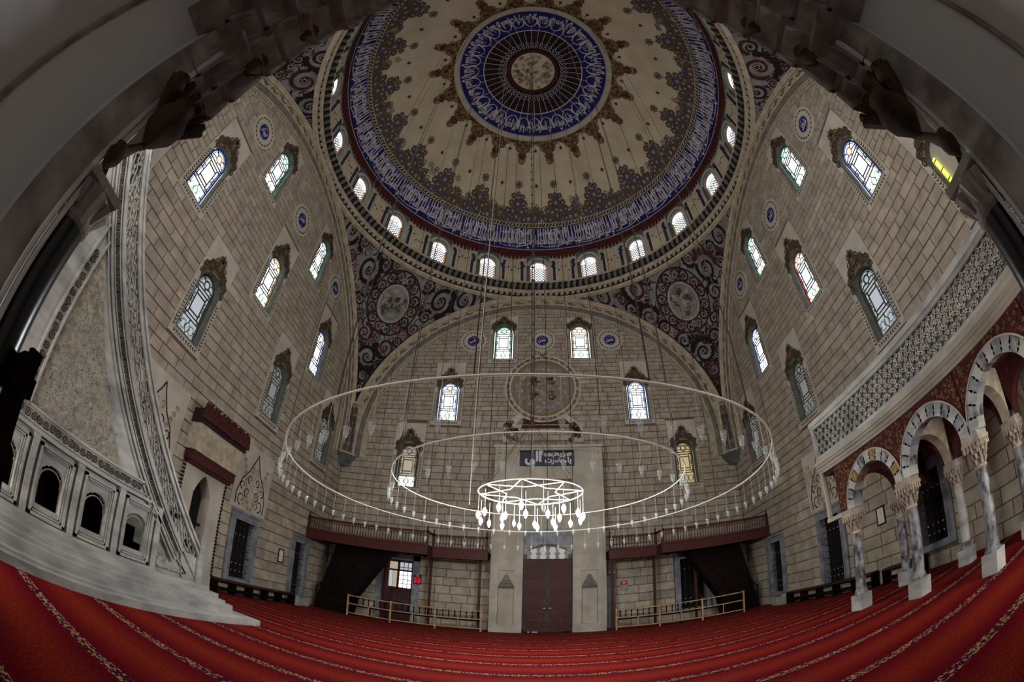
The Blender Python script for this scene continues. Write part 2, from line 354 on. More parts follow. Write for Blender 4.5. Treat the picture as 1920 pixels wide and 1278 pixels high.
# ================================================================ FLOOR
def carpet():
    m = bpy.data.materials.new('red prayer carpet'); m.use_nodes = True; N = m.node_tree.nodes; L = m.node_tree.links; b = N['Principled BSDF']
    b.inputs['Roughness'].default_value = .95; b.inputs['Specular IOR Level'].default_value = .05
    g = N.new('ShaderNodeNewGeometry'); sp = N.new('ShaderNodeSeparateXYZ'); L.new(g.outputs['Position'], sp.inputs[0])
    def mth(op, a, b_=None, c=None):
        n = N.new('ShaderNodeMath'); n.operation = op
        for i, x in enumerate((a, b_, c)):
            if x is None: continue
            if isinstance(x, (int, float)): n.inputs[i].default_value = x
            else: L.new(x, n.inputs[i])
        return n.outputs[0]
    P = 1.40
    t = mth('FRACT', mth('DIVIDE', mth('ADD', sp.outputs[1], 7.4+P*8.5), P))     # rows parallel to the prayer wall
    d = mth('ABSOLUTE', mth('MULTIPLY', mth('SUBTRACT', t, .5), P))
    band = mth('LESS_THAN', d, .085)
    nz = N.new('ShaderNodeTexNoise'); nz.inputs['Scale'].default_value = 1.1; nz.inputs['Detail'].default_value = 5; L.new(g.outputs['Position'], nz.inputs['Vector'])
    fz = N.new('ShaderNodeTexNoise'); fz.inputs['Scale'].default_value = 60; L.new(g.outputs['Position'], fz.inputs['Vector'])
    base = N.new('ShaderNodeMix'); base.data_type = 'RGBA'; base.inputs[6].default_value = (*S(88, 4, 20), 1); base.inputs[7].default_value = (*S(112, 8, 25), 1)
    L.new(mth('MULTIPLY', mth('ADD', nz.outputs[0], fz.outputs[0]), .5), base.inputs[0])
    # orange mixed in towards the middle of each row
    mid = N.new('ShaderNodeMapRange'); mid.inputs[1].default_value = .18; mid.inputs[2].default_value = .62; L.new(d, mid.inputs[0])
    b2 = N.new('ShaderNodeMix'); b2.data_type = 'RGBA'; L.new(mth('MULTIPLY', mid.outputs[0], .30), b2.inputs[0]); L.new(base.outputs[2], b2.inputs[6]); b2.inputs[7].default_value = (*S(182, 66, 24), 1)
    # border of small flowers: two dotted lines round a row of purple and ochre diamonds
    vo = N.new('ShaderNodeTexVoronoi'); vo.inputs['Scale'].default_value = 21; vo.inputs['Randomness'].default_value = .55; mp = N.new('ShaderNodeMapping'); mp.inputs['Scale'].default_value = (.8, 1.3, 0); L.new(g.outputs['Position'], mp.inputs[0]); L.new(mp.outputs[0], vo.inputs['Vector'])
    cr = N.new('ShaderNodeValToRGB'); e = cr.color_ramp.elements; e[0].position = 0; e[0].color = (*S(190, 150, 98), 1); e[1].position = .42; e[1].color = (*S(190, 150, 98), 1)
    x = cr.color_ramp.elements.new(.46); x.color = (*S(96, 20, 44), 1); x = cr.color_ramp.elements.new(.6); x.color = (*S(60, 18, 50), 1); L.new(vo.outputs['Distance'], cr.inputs[0])
    b3 = N.new('ShaderNodeMix'); b3.data_type = 'RGBA'; L.new(band, b3.inputs[0]); L.new(b2.outputs[2], b3.inputs[6]); L.new(cr.outputs[0], b3.inputs[7])
    gz = N.new('ShaderNodeTexNoise'); gz.inputs['Scale'].default_value = 38; gz.inputs['Detail'].default_value = 6; L.new(g.outputs['Position'], gz.inputs['Vector'])
    gr = N.new('ShaderNodeMapRange'); gr.inputs[1].default_value = .35; gr.inputs[2].default_value = .68; gr.inputs[3].default_value = .45; gr.inputs[4].default_value = 1.35; L.new(gz.outputs[0], gr.inputs[0])
    hv = N.new('ShaderNodeHueSaturation'); L.new(gr.outputs[0], hv.inputs['Value']); L.new(b3.outputs[2], hv.inputs['Color'])
    L.new(hv.outputs[0], b.inputs['Base Color'])
    bp = N.new('ShaderNodeBump'); bp.inputs['Strength'].default_value = .4; bp.inputs['Distance'].default_value = .01; L.new(fz.outputs[0], bp.inputs['Height']); L.new(bp.outputs[0], b.inputs['Normal'])
    return m
mb = MB(); mb.quad(lambda u, v, d: (u, v, d), -10.6, 10.6, -11.5, 10.9, 0, 20, 20)
o = obj('floor', mb, carpet(), kind='structure', label='red carpeted floor with dotted flower borders in parallel rows', category='floor')

# ================================================================ WALLS
PH = (-1.40, 2.28)          # painted panel of a window: bottom and top about the window centre
PW = .80
SY = dict(t=(-2.30, 2.82), m=(-4.27, .33, 4.80), s=(-4.87, .33, 5.31), l=(-7.45, -2.32, 2.95, 7.60))
wins = []                    # (wall map, u, z, state, colour, label)
for F, nm, sgn in ((LEFT, 'minbar-side', -1), (RIGHT, 'loggia-side', 1)):
    near, mid, far = 'next to the prayer niche', 'in the middle', 'next to the far corner'
    for u, q, cg in zip(SY['t'], (near, far), ('green', 'green')): wins.append((F, u, 14.79, 'lit', cg, f'bright {cg}-edged stained window under the {nm} arch, the one {q}'))
    for u, q, cg in zip(SY['s'], (near, mid, far), (('bluegl', 'orange', 'bluegl') if sgn < 0 else ('bluegl', 'redgl', 'bluegl'))): wins.append((F, u, 11.25, 'lit', cg, f'bright stained window in the second tier of the {nm} wall, {q}'))
    for u, q, st in zip(SY['l'][1:], (near, mid, far), ('half', 'dim', 'dim')): wins.append((F, u, 7.95, st, 'green', f'shaded grey window in the third tier of the {nm} wall, {q}'))
    if sgn > 0: wins.append((F, SY['l'][0], 7.95, 'yellow', 'orange', 'pale window with one glowing yellow strip beside the niche column'))
    else: wins.append((F, SY['l'][0], 7.95, 'dim', 'green', 'dim window behind the minbar top, third tier of the wall'))
for u, q, cg in ((-1.97, 'green-edged', 'green'), (2.28, 'grey-edged', 'orange')): wins.append((FAR, u, 15.08, 'lit', cg, f'{q} stained window high on the far wall beside the small blue medallion'))
for u, q in ((-4.70, 'on the minbar side'), (5.08, 'on the loggia side')): wins.append((FAR, u, 11.42, 'lit', 'bluegl', f'bright stained window of the far wall flanking the great roundel, {q}'))
wins.append((FAR, -6.45, 7.80, 'beige', 'orange', 'beige-paned low stained window of the far wall with a white lower strip'))
wins.append((FAR, 7.22, 7.85, 'warm', 'orange', 'warm yellow stained window low on the far wall'))
def panel_rect(F, u, z):
    top = PH[1]
    while top > 1.6 and (abs(u)+PW > arch_hw(z+top, 1.15)): top -= .05
    if z > 14: top = min(max(top, 1.62), 2.0)
    return top
LOW = {  # ground floor windows and doors: (u centre, half width of the opening, z0, z1, jamb, panel above?)
 'L': [(-2.35, .62, .62, 2.75), (2.98, .62, .62, 2.75), (7.15, .50, .40, 2.80)],
 'R': [(-1.98, .50, .70, 2.66), (2.98, .60, .45, 2.90), (7.15, .52, .55, 2.80)],
 'F': [(-6.35, .72, .02, 3.02), (7.05, .62, .55, 3.0)]}
obL = [(u-PW, u+PW, z+PH[0], z+panel_rect(F, u, z)) for F, u, z, *_ in wins if F is LEFT]+[(u-w-.28, u+w+.28, z0-.2, z1+.28) for u, w, z0, z1 in LOW['L']]+[(-.70, 1.35, 0, 4.2)]
obR = [(u-PW, u+PW, z+PH[0], z+panel_rect(F, u, z)) for F, u, z, *_ in wins if F is RIGHT]+[(u-w-.28, u+w+.28, z0-.2, z1+.28) for u, w, z0, z1 in LOW['R']]
obF = [(u-PW, u+PW, z+PH[0], z+panel_rect(F, u, z)) for F, u, z, *_ in wins if F is FAR]+[(u-w-.28, u+w+.28, max(0, z0-.2), z1+.28) for u, w, z0, z1 in LOW['F']]+[(-2.05, 2.85, 0, 8.6)]
TOP = ZS+EB-.75
hwS = lambda z: arch_hw(z, .9 if z > ZS else .02) if z > 8 else A
zl = lambda z: .40 if z < 4 else (.345 if z < 10.4 else .255)
for nm, F, ob, sd in (('wall_left', LEFT, obL, 11), ('wall_right', RIGHT, obR, 12), ('wall_far', FAR, obF, 13)):
    lab = {'wall_left': 'stone block side wall behind the marble minbar', 'wall_right': 'stone block side wall behind the columned loggia', 'wall_far': 'stone block entrance wall facing the prayer niche'}[nm]
    wl = obj(nm, bed(F, lambda z: arch_hw(min(z, ZS+EB-.01), .15) if z > ZS else A, ZS+EB-.2, ob), M['mortar'], kind='structure', label=lab, category='wall')
    courses(nm, wl, F, hwS, TOP, ob, zl, sd)
    # a solid leaf behind, so that no light leaks between the joints
    mb = MB()
    path = arch_path(60, 0.0); pts = [(u, v) for u, v, *_ in path]
    mb.poly(F, pts, -.45); mb.mbox(F, -10.45, -10, 0, 18, -.45, -.031); mb.mbox(F, 10, 10.45, 0, 18, -.45, -.031); obj('outer_leaf', mb, M['void'], wl)
# the prayer wall behind the camera
mb = MB(); nh = 1.12
for s in (-1, 1):
    cuts = [(5.0, 6.2, .5, 2.9), (6.9, 8.5, .5, 2.9)]
    us = sorted({1.3, 10.0, 5.0, 6.2, 6.9, 8.5})
    for a, b in zip(us, us[1:]):
        solid = not any(abs(a-c[0]) < .01 for c in cuts)
        for z0, z1 in ((0, .5), (.5, 2.9), (2.9, 6), (6, 9.2)):
            if not solid and z0 == .5: continue
            mb.quad(NEAR, s*a, s*b, z0, z1, 0)
mb.quad(NEAR, -1.3, 1.3, 5.2, 9.2, 0, 4, 4)
pts = [(u, v) for u, v, *_ in arch_path(60, 9.19)]
mb.poly(NEAR, pts, 0)
qw = obj('wall_near', mb, M['stone'], kind='structure', label='prayer wall around the niche, behind the viewer', category='wall')

# ================================================================ ARCH MOULDINGS (trim) 
SEC = [('cornice_moulding', 'pale', [(-.02, 0), (-.02, .16), (.05, .22), (.13, .22), (.16, .15), (.22, .15), (.25, .18), (.30, .18), (.30, .10)]),
       ('painted_band', 'plaster_line', [(.30, .10), (.60, .10)]),
       ('fillet_moulding', 'pale', [(.60, .10), (.60, .14), (.67, .14), (.67, .06)]),
       ('grey_band', 'midgrey', [(.67, .06), (.72, .10), (.82, .10), (.88, .05), (.96, .05)]),
       ('inner_fillet', 'pale', [(.96, .05), (.96, .09), (1.01, .09), (1.01, .04)]),
       ('leaf_band', 'plaster_line', [(1.01, .04), (1.25, .04), (1.25, -.04)])]
path = arch_path(); 
def on_arch(t, o):
    nx, nz = -sin(t)/A, -cos(t)/EB; L = hypot(nx, nz); return A*sin(t)+nx/L*o, ZS+EB*cos(t)+nz/L*o
for k, (F, lab) in enumerate(((FAR, 'moulded arch band crowning the far wall'), (LEFT, 'moulded arch band over the minbar-side wall'), (RIGHT, 'moulded arch band over the loggia-side wall'), (NEAR, 'moulded arch band over the prayer wall'))):
    tr = struct('trim_%d' % (k+1), (0, 0, 0), lab, 'arch')
    for nm, mt, sec in SEC:
        mb = MB(); mb.sweep(F, path, sec); obj(nm, mb, M[mt], tr)
    if F is NEAR: continue
    mb = MB(); n = 150
    for i in range(n):
        t = -1.45+2.9*(i+.5)/n; sg = 1 if i < n/2 else -1
        for q in (-1, 1):
            a = on_arch(t, 1.13); e = on_arch(t+sg*.009, 1.13+q*.07); mb.ribbon(F, [a, ((a[0]+e[0])/2, (a[1]+e[1])/2), e], .045, .046, lambda s: sin(pi*min(1, .15+.85*s)))
    obj('painted_leaves', mb, M['leafpaint'], tr, kind='stuff')
    m1, m2 = MB(), MB(); r = random.Random(k)
    for i in range(34):
        t = -1.36+2.72*(i+.5)/34; c = on_arch(t, .45); (m1 if i % 2 else m2).ribbon(F, [on_arch(t-.03, .45+r.uniform(-.08, .08)), on_arch(t-.01, .38), c, on_arch(t+.012, .52), on_arch(t+.03, .44)], .075, .106, lambda s: .5+.5*sin(9*s))
        scroll(m1 if i % 3 else m2, F, c[0], c[1], .085, r.random()*6, 1 if i % 2 else -1, .028, .108, 5)
    obj('painted_scrolls', m1, M['brown'], tr, kind='stuff'); obj('painted_red_scrolls', m2, M['maroon'], tr, kind='stuff')

# ================================================================ PENDENTIVES
def pend_map(sx, sy):
    def P(a, z, d):
        rho = sqrt(max(1, 2*A*A-((z-ZS)/EB*A)**2)); ph = pi/4+a/rho; x, y = rho*sin(ph), rho*cos(ph)
        nx, ny, nz = x/rho**1, y/rho, (z-ZS)/EB*A/rho*1.1
        L = sqrt(1+nz*nz); k = d/L
        return (sx*(x-nx*k), sy*(y-ny*k), z-nz*k)
    return P
def pend_half(z):
    rho = sqrt(2*A*A-((z-ZS)/EB*A)**2); return rho*(pi/4-acos(min(1, A/rho)))
for k, (sx, sy, lab) in enumerate(((-1, 1, 'scroll-painted pendentive in the far corner on the minbar side'), (1, 1, 'scroll-painted pendentive in the far corner on the loggia side'), (-1, -1, 'scroll-painted pendentive next to the prayer wall, minbar side'), (1, -1, 'scroll-painted pendentive next to the prayer wall, loggia side'))):
    P0_ = pend_map(sx, sy); P = lambda a, z, d, P0_=P0_: P0_(a, min(z, 18.15), d); mb = MB(); nz = 30; nu = 24; vs = []
    for j in range(nz+1):
        z = ZS+(EB-.04)*j/nz; h = pend_half(z)
        for i in range(nu+1): vs.append(P(-h+2*h*i/nu, z, 0))
    mb.add(vs, [(j*(nu+1)+i, j*(nu+1)+i+1, (j+1)*(nu+1)+i+1, (j+1)*(nu+1)+i) for j in range(nz) for i in range(nu)])
    pd = obj('trim_%d' % (k+5), mb, M['pend'], smooth=True, kind='structure', label=lab, category='pendentive')
    ink, mar, lt = MB(), MB(), MB(); r = random.Random(40+k)
    cen = (-.05, 16.5)
    circles = [(cen[0], cen[1], 1.55)]
    for rad in (.62, .5, .4, .31, .24, .19):
        for _ in range(260 if rad > .35 else 500):
            z = r.uniform(11.3, 18.1); h = pend_half(z)-.12
            if h < rad: continue
            a = r.uniform(-h+rad, h-rad)
            if abs(a) > min(pend_half(z-rad*.7), pend_half(min(z+rad*.7, 18.2)))-.08: continue
            if all(hypot(a-c[0], z-c[1]) > rad*1.02+c[2]*.98 for c in circles): circles.append((a, z, rad))
    for i, (a, z, rad) in enumerate(circles[1:]):
        m_ = mar if r.random() < .33 else ink; sg = 1 if a > 0 else -1
        if rad > .22: scroll(m_, P, a, z, rad*.9, r.random()*6.3, sg, rad*.19+.02, .03, 11, mar if r.random() < .3 else ink)
        else: rosette((m_, lt, mar), P, a, z, rad*.8, .03)
        if rad > .35: rosette((mar, lt, ink), P, a+r.uniform(-.1, .1), z+r.uniform(-.1, .1), rad*.26, .035, lobes=6)
    for _ in range(900):
        z = r.uniform(11.1, 18.05); h = pend_half(z)-.1
        if h < .1: continue
        a = r.uniform(-h, h)
        if any(hypot(a-c[0], z-c[1]) < c[2]*(.95 if c[2] < 1 else 1.05) for c in circles): continue
        q = r.uniform(.09, .2); t0 = r.random()*6.3; sg = r.choice((-1, 1))
        (mar if r.random() < .35 else ink).ribbon(P, [(a+q*cos(t0+sg*s_*.5), z+q*sin(t0+sg*s_*.5)) for s_ in range(7)], .055, .028, lambda t: sin(pi*min(1, .15+.85*t)))
    # dark outline along the three edges
    for s in (-1, 1): ink.ribbon(P, [(s*(pend_half(10.9+7.2*i/40)-.17), 10.9+7.2*i/40) for i in range(41)], .06, .03)
    # the inscribed roundel in its cartouche
    lt.ribbon(P, circ(*cen, .86, 40), .05, .05); lt.ribbon(P, circ(*cen, .78, 40), .02, .05)
    for q in range(14):
        t = 2*pi*q/14; scroll(mar if q % 2 else ink, P, cen[0]+1.18*cos(t), cen[1]+1.18*sin(t), .24, t, 1 if q % 2 else -1, .07, .03, 6)
    for s in (-1, 1):
        c = (cen[0], cen[1]+s*1.12)
        for q in (.16, .09): lt.ribbon(P, [(c[0]-q, c[1]), (c[0], c[1]+q), (c[0]+q, c[1]), (c[0], c[1]-q), (c[0]-q, c[1])], .025, .055)
    for q in range(30):
        a_ = r.uniform(-.6, .6); z_ = r.uniform(-.6, .6)
        if hypot(a_, z_) < .66: scroll(lt if q % 2 else ink, P, cen[0]+a_, cen[1]+z_, .1, r.random()*6, 1, .03, .05, 4)
    ink.ribbon(P, circ(*cen, 1.5, 50), .07, .03); mar.ribbon(P, circ(*cen, .95, 40), .07, .03)
    obj('painted_scrolls', ink, M['ink'], pd, kind='stuff'); obj('painted_red_scrolls', mar, M['maroon'], pd, kind='stuff'); obj('painted_light_lines', lt, M['plaster'], pd, kind='stuff')
    # corner shaft and console under it
    q = MB(); G = lambda a, b, z: (sx*(A-a), sy*(A-b), z)
    q.add([G(0, .62, 8.05), G(.62, 0, 8.05), G(.5, 0, 10.9), G(0, .5, 10.9)], [(0, 1, 2, 3)])
    obj('corner_shaft', q, M['midgrey'], pd)
    q = MB(); GG = lambda u, z, d: (sx*(A-.31*(1-u)-d*.7), sy*(A-.31*(1+u)-d*.7), z)
    for i in range(6):
        for s in (-1, 1): scroll(q, GG, s*.28, 8.4+.42*i, .17, 1+i, s, .05, .02, 5)
    obj('painted_scrolls', q, M['maroon'], pd, kind='stuff')
    q = MB()
    for i in range(3):
        e = .82-.16*i; z1 = 8.05-.2*i; q.add([G(0, 0, z1-.2), G(0, e*.8, z1-.2), G(e*.8, 0, z1-.2), G(0, 0, z1), G(0, e, z1), G(e, 0, z1)], [(0, 2, 1), (3, 4, 5), (1, 2, 5, 4), (0, 1, 4, 3), (0, 3, 5, 2)])
        for j in range(5):
            t = (j+.5)/5; x, y = e*t, e*(1-t); q.tube([G(x*.85, y*.85, z1-.2), G(x*1.02, y*1.02, z1-.02)], .06, 5)
    obj('console', q, M['frame_grey'], pd)
    q = MB(); q.tube([G(0, .7, 10.9), G(.35, .35, 10.95), G(.7, 0, 10.9)], .06, 6); q.tube([G(0, .78, 8.08), G(.4, .4, 8.1), G(.78, 0, 8.08)], .05, 6); obj('tip_moulding', q, M['pale'], pd)

# ================================================================ DRUM CORNICE
ring = struct('trim_9', (0, 0, 0), 'round carved cornice below the ring of drum windows', 'cornice')
def lath(nm, prof, mt, par=ring, n=160): 
    mb = MB(); mb.lathe(prof, n=n); return obj(nm, mb, M[mt], par, smooth=False)
lath('lower_fillet', [(10.10, 18.02), (9.92, 18.06), (9.88, 18.12), (9.92, 18.22), (9.95, 18.24)], 'pale')
lath('rope_groove', [(9.95, 18.24), (9.97, 18.28), (9.97, 18.46), (9.93, 18.5)], 'ink')
lath('middle_moulding', [(9.93, 18.5), (9.86, 18.53), (9.86, 18.60), (9.82, 18.63), (9.82, 18.68)], 'pale')
lath('acanthus_frieze', [(9.82, 18.68), (9.84, 18.72), (9.76, 19.05), (9.68, 19.14)], 'midgrey')
lath('upper_fillet', [(9.68, 19.14), (9.64, 19.16), (9.64, 19.24), (9.70, 19.28), (9.96, 19.30)], 'pale')
mb = MB(); K = 190
for i in range(K):
    a = 2*pi*i/K; mb.mbox(lambda u, v, d: ((9.95-d)*sin(u), (9.95-d)*cos(u), v+(u-a)*3), a, a+.55*2*pi/K, 18.29, 18.43, 0, .06)
obj('rope_bead', mb, M['pale'], ring, kind='stuff')
m1 = MB(); K = 170
for i in range(K):
    a = 2*pi*(i+.5)/K; w_ = .42*2*pi/K
    g = lambda u, v, d, a=a: ((9.84-.22*(v-18.68)-d)*sin(a+u), (9.84-.22*(v-18.68)-d)*cos(a+u), v)
    m1.add([g(-w_*.9, 18.72, .01), g(w_*.9, 18.72, .01), g(w_*.5, 18.9, .07), g(-w_*.5, 18.9, .07), g(w_, 19.06, .12), g(-w_*.2, 19.09, .12)], [(0, 1, 2, 3), (3, 2, 4, 5)])
obj('acanthus_leaf', m1, M['ink'], ring, kind='stuff')

# ================================================================ DRUM, DOME (ceiling)
NW = 20; PHI = [k*.32 for k in range(-6, 7)]; rest_ = 2*pi-12*.32; PHI += [6*.32+rest_*(k+1)/8 for k in range(7)]
dome = struct('ceiling', (0, 0, 0), 'painted dome with blue calligraphy band and central inscribed roundel', 'dome')
GW, GT, GB = .50, 21.30, 19.36
# drum wall between the windows
mb = MB(); ps = sorted([p if p < pi else p for p in PHI])
hwA = (GW+.22)/CYR
for i in range(NW):
    a = ps[i]+hwA; b = (ps[(i+1) % NW]+(2*pi if i == NW-1 else 0))-hwA
    mb.quad(CYL, a, b, 19.3, 22.2, 0, 8, 1)
for p in PHI: mb.quad(CYL, p-hwA, p+hwA, 21.85, 22.2, 0, 4, 1)
obj('drum_wall', mb, M['plaster'], dome)
lath('valance', [(9.90, 21.72), (9.86, 21.74), (9.84, 22.22), (9.9, 22.3)], 'redband', dome)
mb = MB(); r = random.Random(3)
for i in range(NW):
    a = ps[i]; b = ps[(i+1) % NW]+(2*pi if i == NW-1 else 0); m = (a+b)/2; h = (b-a)/2-hwA
    for j in range(7):
        u0 = m-h+2*h*j/7; mb.poly(CYL, [(u0, 21.75), (u0+2*h/7, 21.75), (u0+1.6*h/7, 21.45-.12*(1-abs(j-3)/3)), (u0+.4*h/7, 21.45-.12*(1-abs(j-3)/3))], .06)
obj('scalloped_valance', mb, M['redband'], dome, kind='stuff')
dr, dk, bl = MB(), MB(), MB()
for i in range(NW):
    a = ps[i]; b = ps[(i+1) % NW]+(2*pi if i == NW-1 else 0); m = (a+b)/2; wd = .48/CYR
    for j in range(9):
        x = m-wd+2*wd*j/9; x1 = m-wd+2*wd*(j+.82)/9
        dr.mbox(CYL, x, x1, 19.4, 21.05+.1*(j % 2), .02, .07)
        dk.ribbon(CYL, [(x1+.001, 19.45), (x1+.001, 21.1)], .0022, .03)
        if j % 2: dk.disc(CYL, x1, 20.2+.5*r.random(), .0055, .075, 6, .08)
    for s in (-1, 1):
        for q in range(4): bl.disc(CYL, m+s*(wd+.012)+r.uniform(-.008, .008), 20.6+.16*q, .012, .05, 9, .11, lobes=5, amp=.2)
        bl.mbox(CYL, m+s*(wd+.004), m+s*(wd+.018), 19.4, 20.6, .01, .05)
obj('painted_drapery', dr, M['cream'], dome, kind='stuff'); obj('drapery_folds', dk, M['brown'], dome, kind='stuff'); obj('painted_blue_capitals', bl, M['navy'], dome, kind='stuff')
def dz(r_): return acos(0) if r_ >= DR else asin(r_/DR)
def dband(nm, r0, r1, mt, d0=.0, d1=.0, n=160, m=6):
    mb = MB(); t0, t1 = asin(r0/DR), asin(r1/DR); mb.quad(lambda a, b, d: DOME(a, b, d), 0, 2*pi, t0, t1, d0, n, m); return obj(nm, mb, M[mt], dome, smooth=True)
mb = MB(); mb.quad(DOME, 0, 2*pi, 0.001, asin(9.86/DR), 0, 128, 40); obj('dome_shell', mb, M['cream'], dome, smooth=True)
TB0, TB1 = asin(9.87/DR), asin(9.24/DR)       # calligraphy band
mb = MB(); mb.quad(DOME, 0, 2*pi, TB1, TB0, .02, 200, 4); obj('calligraphy_band', mb, M['blue'], dome, smooth=True)
for nm, t0, t1, mt in (('band_edge_lower', TB0-.004, TB0+.004, 'pale'), ('band_edge_upper', TB1-.004, TB1+.002, 'pale'), ('rope_ground', TB1-.024, TB1-.004, 'ink'), ('rope_edge', TB1-.030, TB1-.024, 'pale')):
    mb = MB(); mb.quad(DOME, 0, 2*pi, t0, t1, .035, 200, 1); obj(nm, mb, M[mt], dome)
mb = MB(); K = 260
for i in range(K):
    a = 2*pi*i/K; mb.poly(DOME, [(a, TB1-.006), (a+.012, TB1-.006), (a+.024, TB1-.022), (a+.012, TB1-.022)], .05)
obj('rope_strand', mb, M['pale'], dome, kind='stuff')
NAMES = ['هو الله الذي لا اله الا هو', 'الرحمن الرحيم الملك القدوس', 'السلام المؤمن المهيمن العزيز', 'الجبار المتكبر الخالق البارئ', 'المصور الغفار القهار الوهاب', 'الرزاق الفتاح العليم القابض', 'الباسط الخافض الرافع المعز', 'المذل السميع البصير الحكم', 'العدل اللطيف الخبير الحليم', 'العظيم الغفور الشكور العلي', 'الكبير الحفيظ المقيت الحسيب', 'الجليل الكريم الرقيب المجيب', 'الواسع الحكيم الودود المجيد', 'الباعث الشهيد الحق الوكيل', 'القوي المتين الولي الحميد', 'المحصي المبدئ المعيد المحيي', 'المميت الحي القيوم الواجد', 'الماجد الواحد الصمد القادر', 'المقتدر المقدم المؤخر الاول', 'الاخر الظاهر الباطن الوالي', 'المتعالي البر التواب المنتقم', 'العفو الرؤوف مالك الملك', 'ذو الجلال والاكرام المقسط', 'الجامع الغني المغني المانع']
mb = MB(); n = len(NAMES); DM = lambda u, v, d: DOME(u, TB0-(TB0-TB1)*v, d)
for i, t in enumerate(NAMES):
    c = .12-(i-11)*2*pi/n; h = pi/n*.98; T = text2d(t, .035)
    put_text(mb, DM, T, c-h, c+h, .04, .66, .045)
    wds = t.split(' '); T2 = text2d(' '.join(wds[1:]), .03); put_text(mb, DM, T2, c-h*.9, c+h*.7, .56, .93, .05)
    for j in range(13):    # the tall shafts of the script
        x = c-h+2*h*(j+.3+.4*rnd.random())/13; y0 = .2+.25*rnd.random(); mb.ribbon(DM, [(x, y0), (x-.001, .95)], .0068, .052)
    # long sweeping strokes near the foot of the band
    x0 = c-h*.8; pts = [(x0+1.5*h*s, .16-.10*sin(pi*s)+.12*s) for s in [k/14 for k in range(15)]]
    mb.ribbon(lambda u, v, d: DM(u, v, d), pts, .02, .052, lambda s: .6+.6*sin(pi*s))
    mb.ribbon(lambda u, v, d: DM(u, v, d), [(c+.3*h*cos(a), .62+.26*sin(a)) for a in [k*.3 for k in range(15)]], .012, .054)
obj('calligraphy', mb, M['script'], dome, kind='stuff')
# central roundel
def cap(nm, r0, r1, mt, d):
    mb = MB(); mb.quad(DOME, 0, 2*pi, asin(r0/DR), asin(r1/DR), d, 96, 6); return obj(nm, mb, M[mt], dome, smooth=True)
cap('roundel_border', 4.66, 4.97, 'plaster', .048); cap('roundel_ground', 3.15, 4.71, 'blue', .03); cap('roundel_ray_ground', 1.60, 3.16, 'ink', .03); cap('roundel_centre_border', 1.38, 1.62, 'redband', .04); cap('roundel_centre', .01, 1.40, 'cream', .04)
mb = MB(); mb.quad(DOME, 0, 2*pi, asin(3.12/DR), asin(3.18/DR), .045, 96, 1); mb.quad(DOME, 0, 2*pi, asin(4.62/DR), asin(4.64/DR), .045, 96, 1)
LINES = ['يسبح له ما في السماوات والارض وهو العزيز الحكيم', 'هو الله الخالق البارئ المصور له الاسماء الحسنى', 'ربنا اتنا من لدنك رحمة وهيئ لنا من امرنا رشدا', 'نور السماوات والارض مثل نوره كمشكاة فيها مصباح', 'ان الله يمسك السماوات والارض ان تزولا', 'وسبحوه بكرة واصيلا هو الذي يصلي عليكم']
RM = lambda u, v, d: DOME(u, asin((4.6-1.4*v)/DR), d)
for i, t in enumerate(LINES):
    c = -i*2*pi/6; h = pi/6*.98; put_text(mb, RM, text2d(t, .045), c-h, c+h, .02, .66, .05); [mb.ribbon(RM, [(c-h+2*h*(j+.5)/5+.10*cos(q*.35), .5+.34*sin(q*.35)*(.6+.4*cos(q*.1))) for q in range(12)], .022, .055) for j in range(5)]
K = 44
for i in range(K):
    a = 2*pi*i/K; r1 = 3.15+(.9 if i % 3 == 0 else .35 if i % 3 == 1 else 0)
    mb.ribbon(DOME, [(a, asin(x/DR)) for x in (2.22, 2.6, 3.1, r1)], .012, .05, lambda s: 1-.35*s)
    for rr in (2.12, 1.88): mb.ring(lambda u, v, d: DOME(a+u/rr, asin((rr+v)/DR), d), 0, 0, .075, .105, .05, .055, 10)
obj('roundel_calligraphy', mb, M['script'], dome, kind='stuff')
mr = MB(); r = random.Random(5)
for i in range(900):
    a = r.random()*2*pi; x = r.uniform(2.2, 3.12); mr.ribbon(lambda u, v, d: DOME(a+u/x, asin((x+v)/DR), d), [(-.05, 0), (0, r.uniform(-.07, .07)), (.06, .02)], .035, .04)
obj('roundel_red_filigree', mr, M['maroon'], dome, kind='stuff')
mr, m2 = MB(), MB()
for i in range(90):
    a = r.random()*2*pi; x = 1.3*sqrt(r.random())+.02; scroll(mr if i % 2 else m2, lambda u, v, d: DOME(a+u/max(x, .15), asin(min(1.4, max(.02, x+v))/DR), d), 0, 0, .1, r.random()*6, 1, .03, .05, 4)
obj('roundel_centre_scrolls', mr, M['redband'], dome, kind='stuff'); obj('roundel_centre_flowers', m2, M['pend'], dome, kind='stuff')
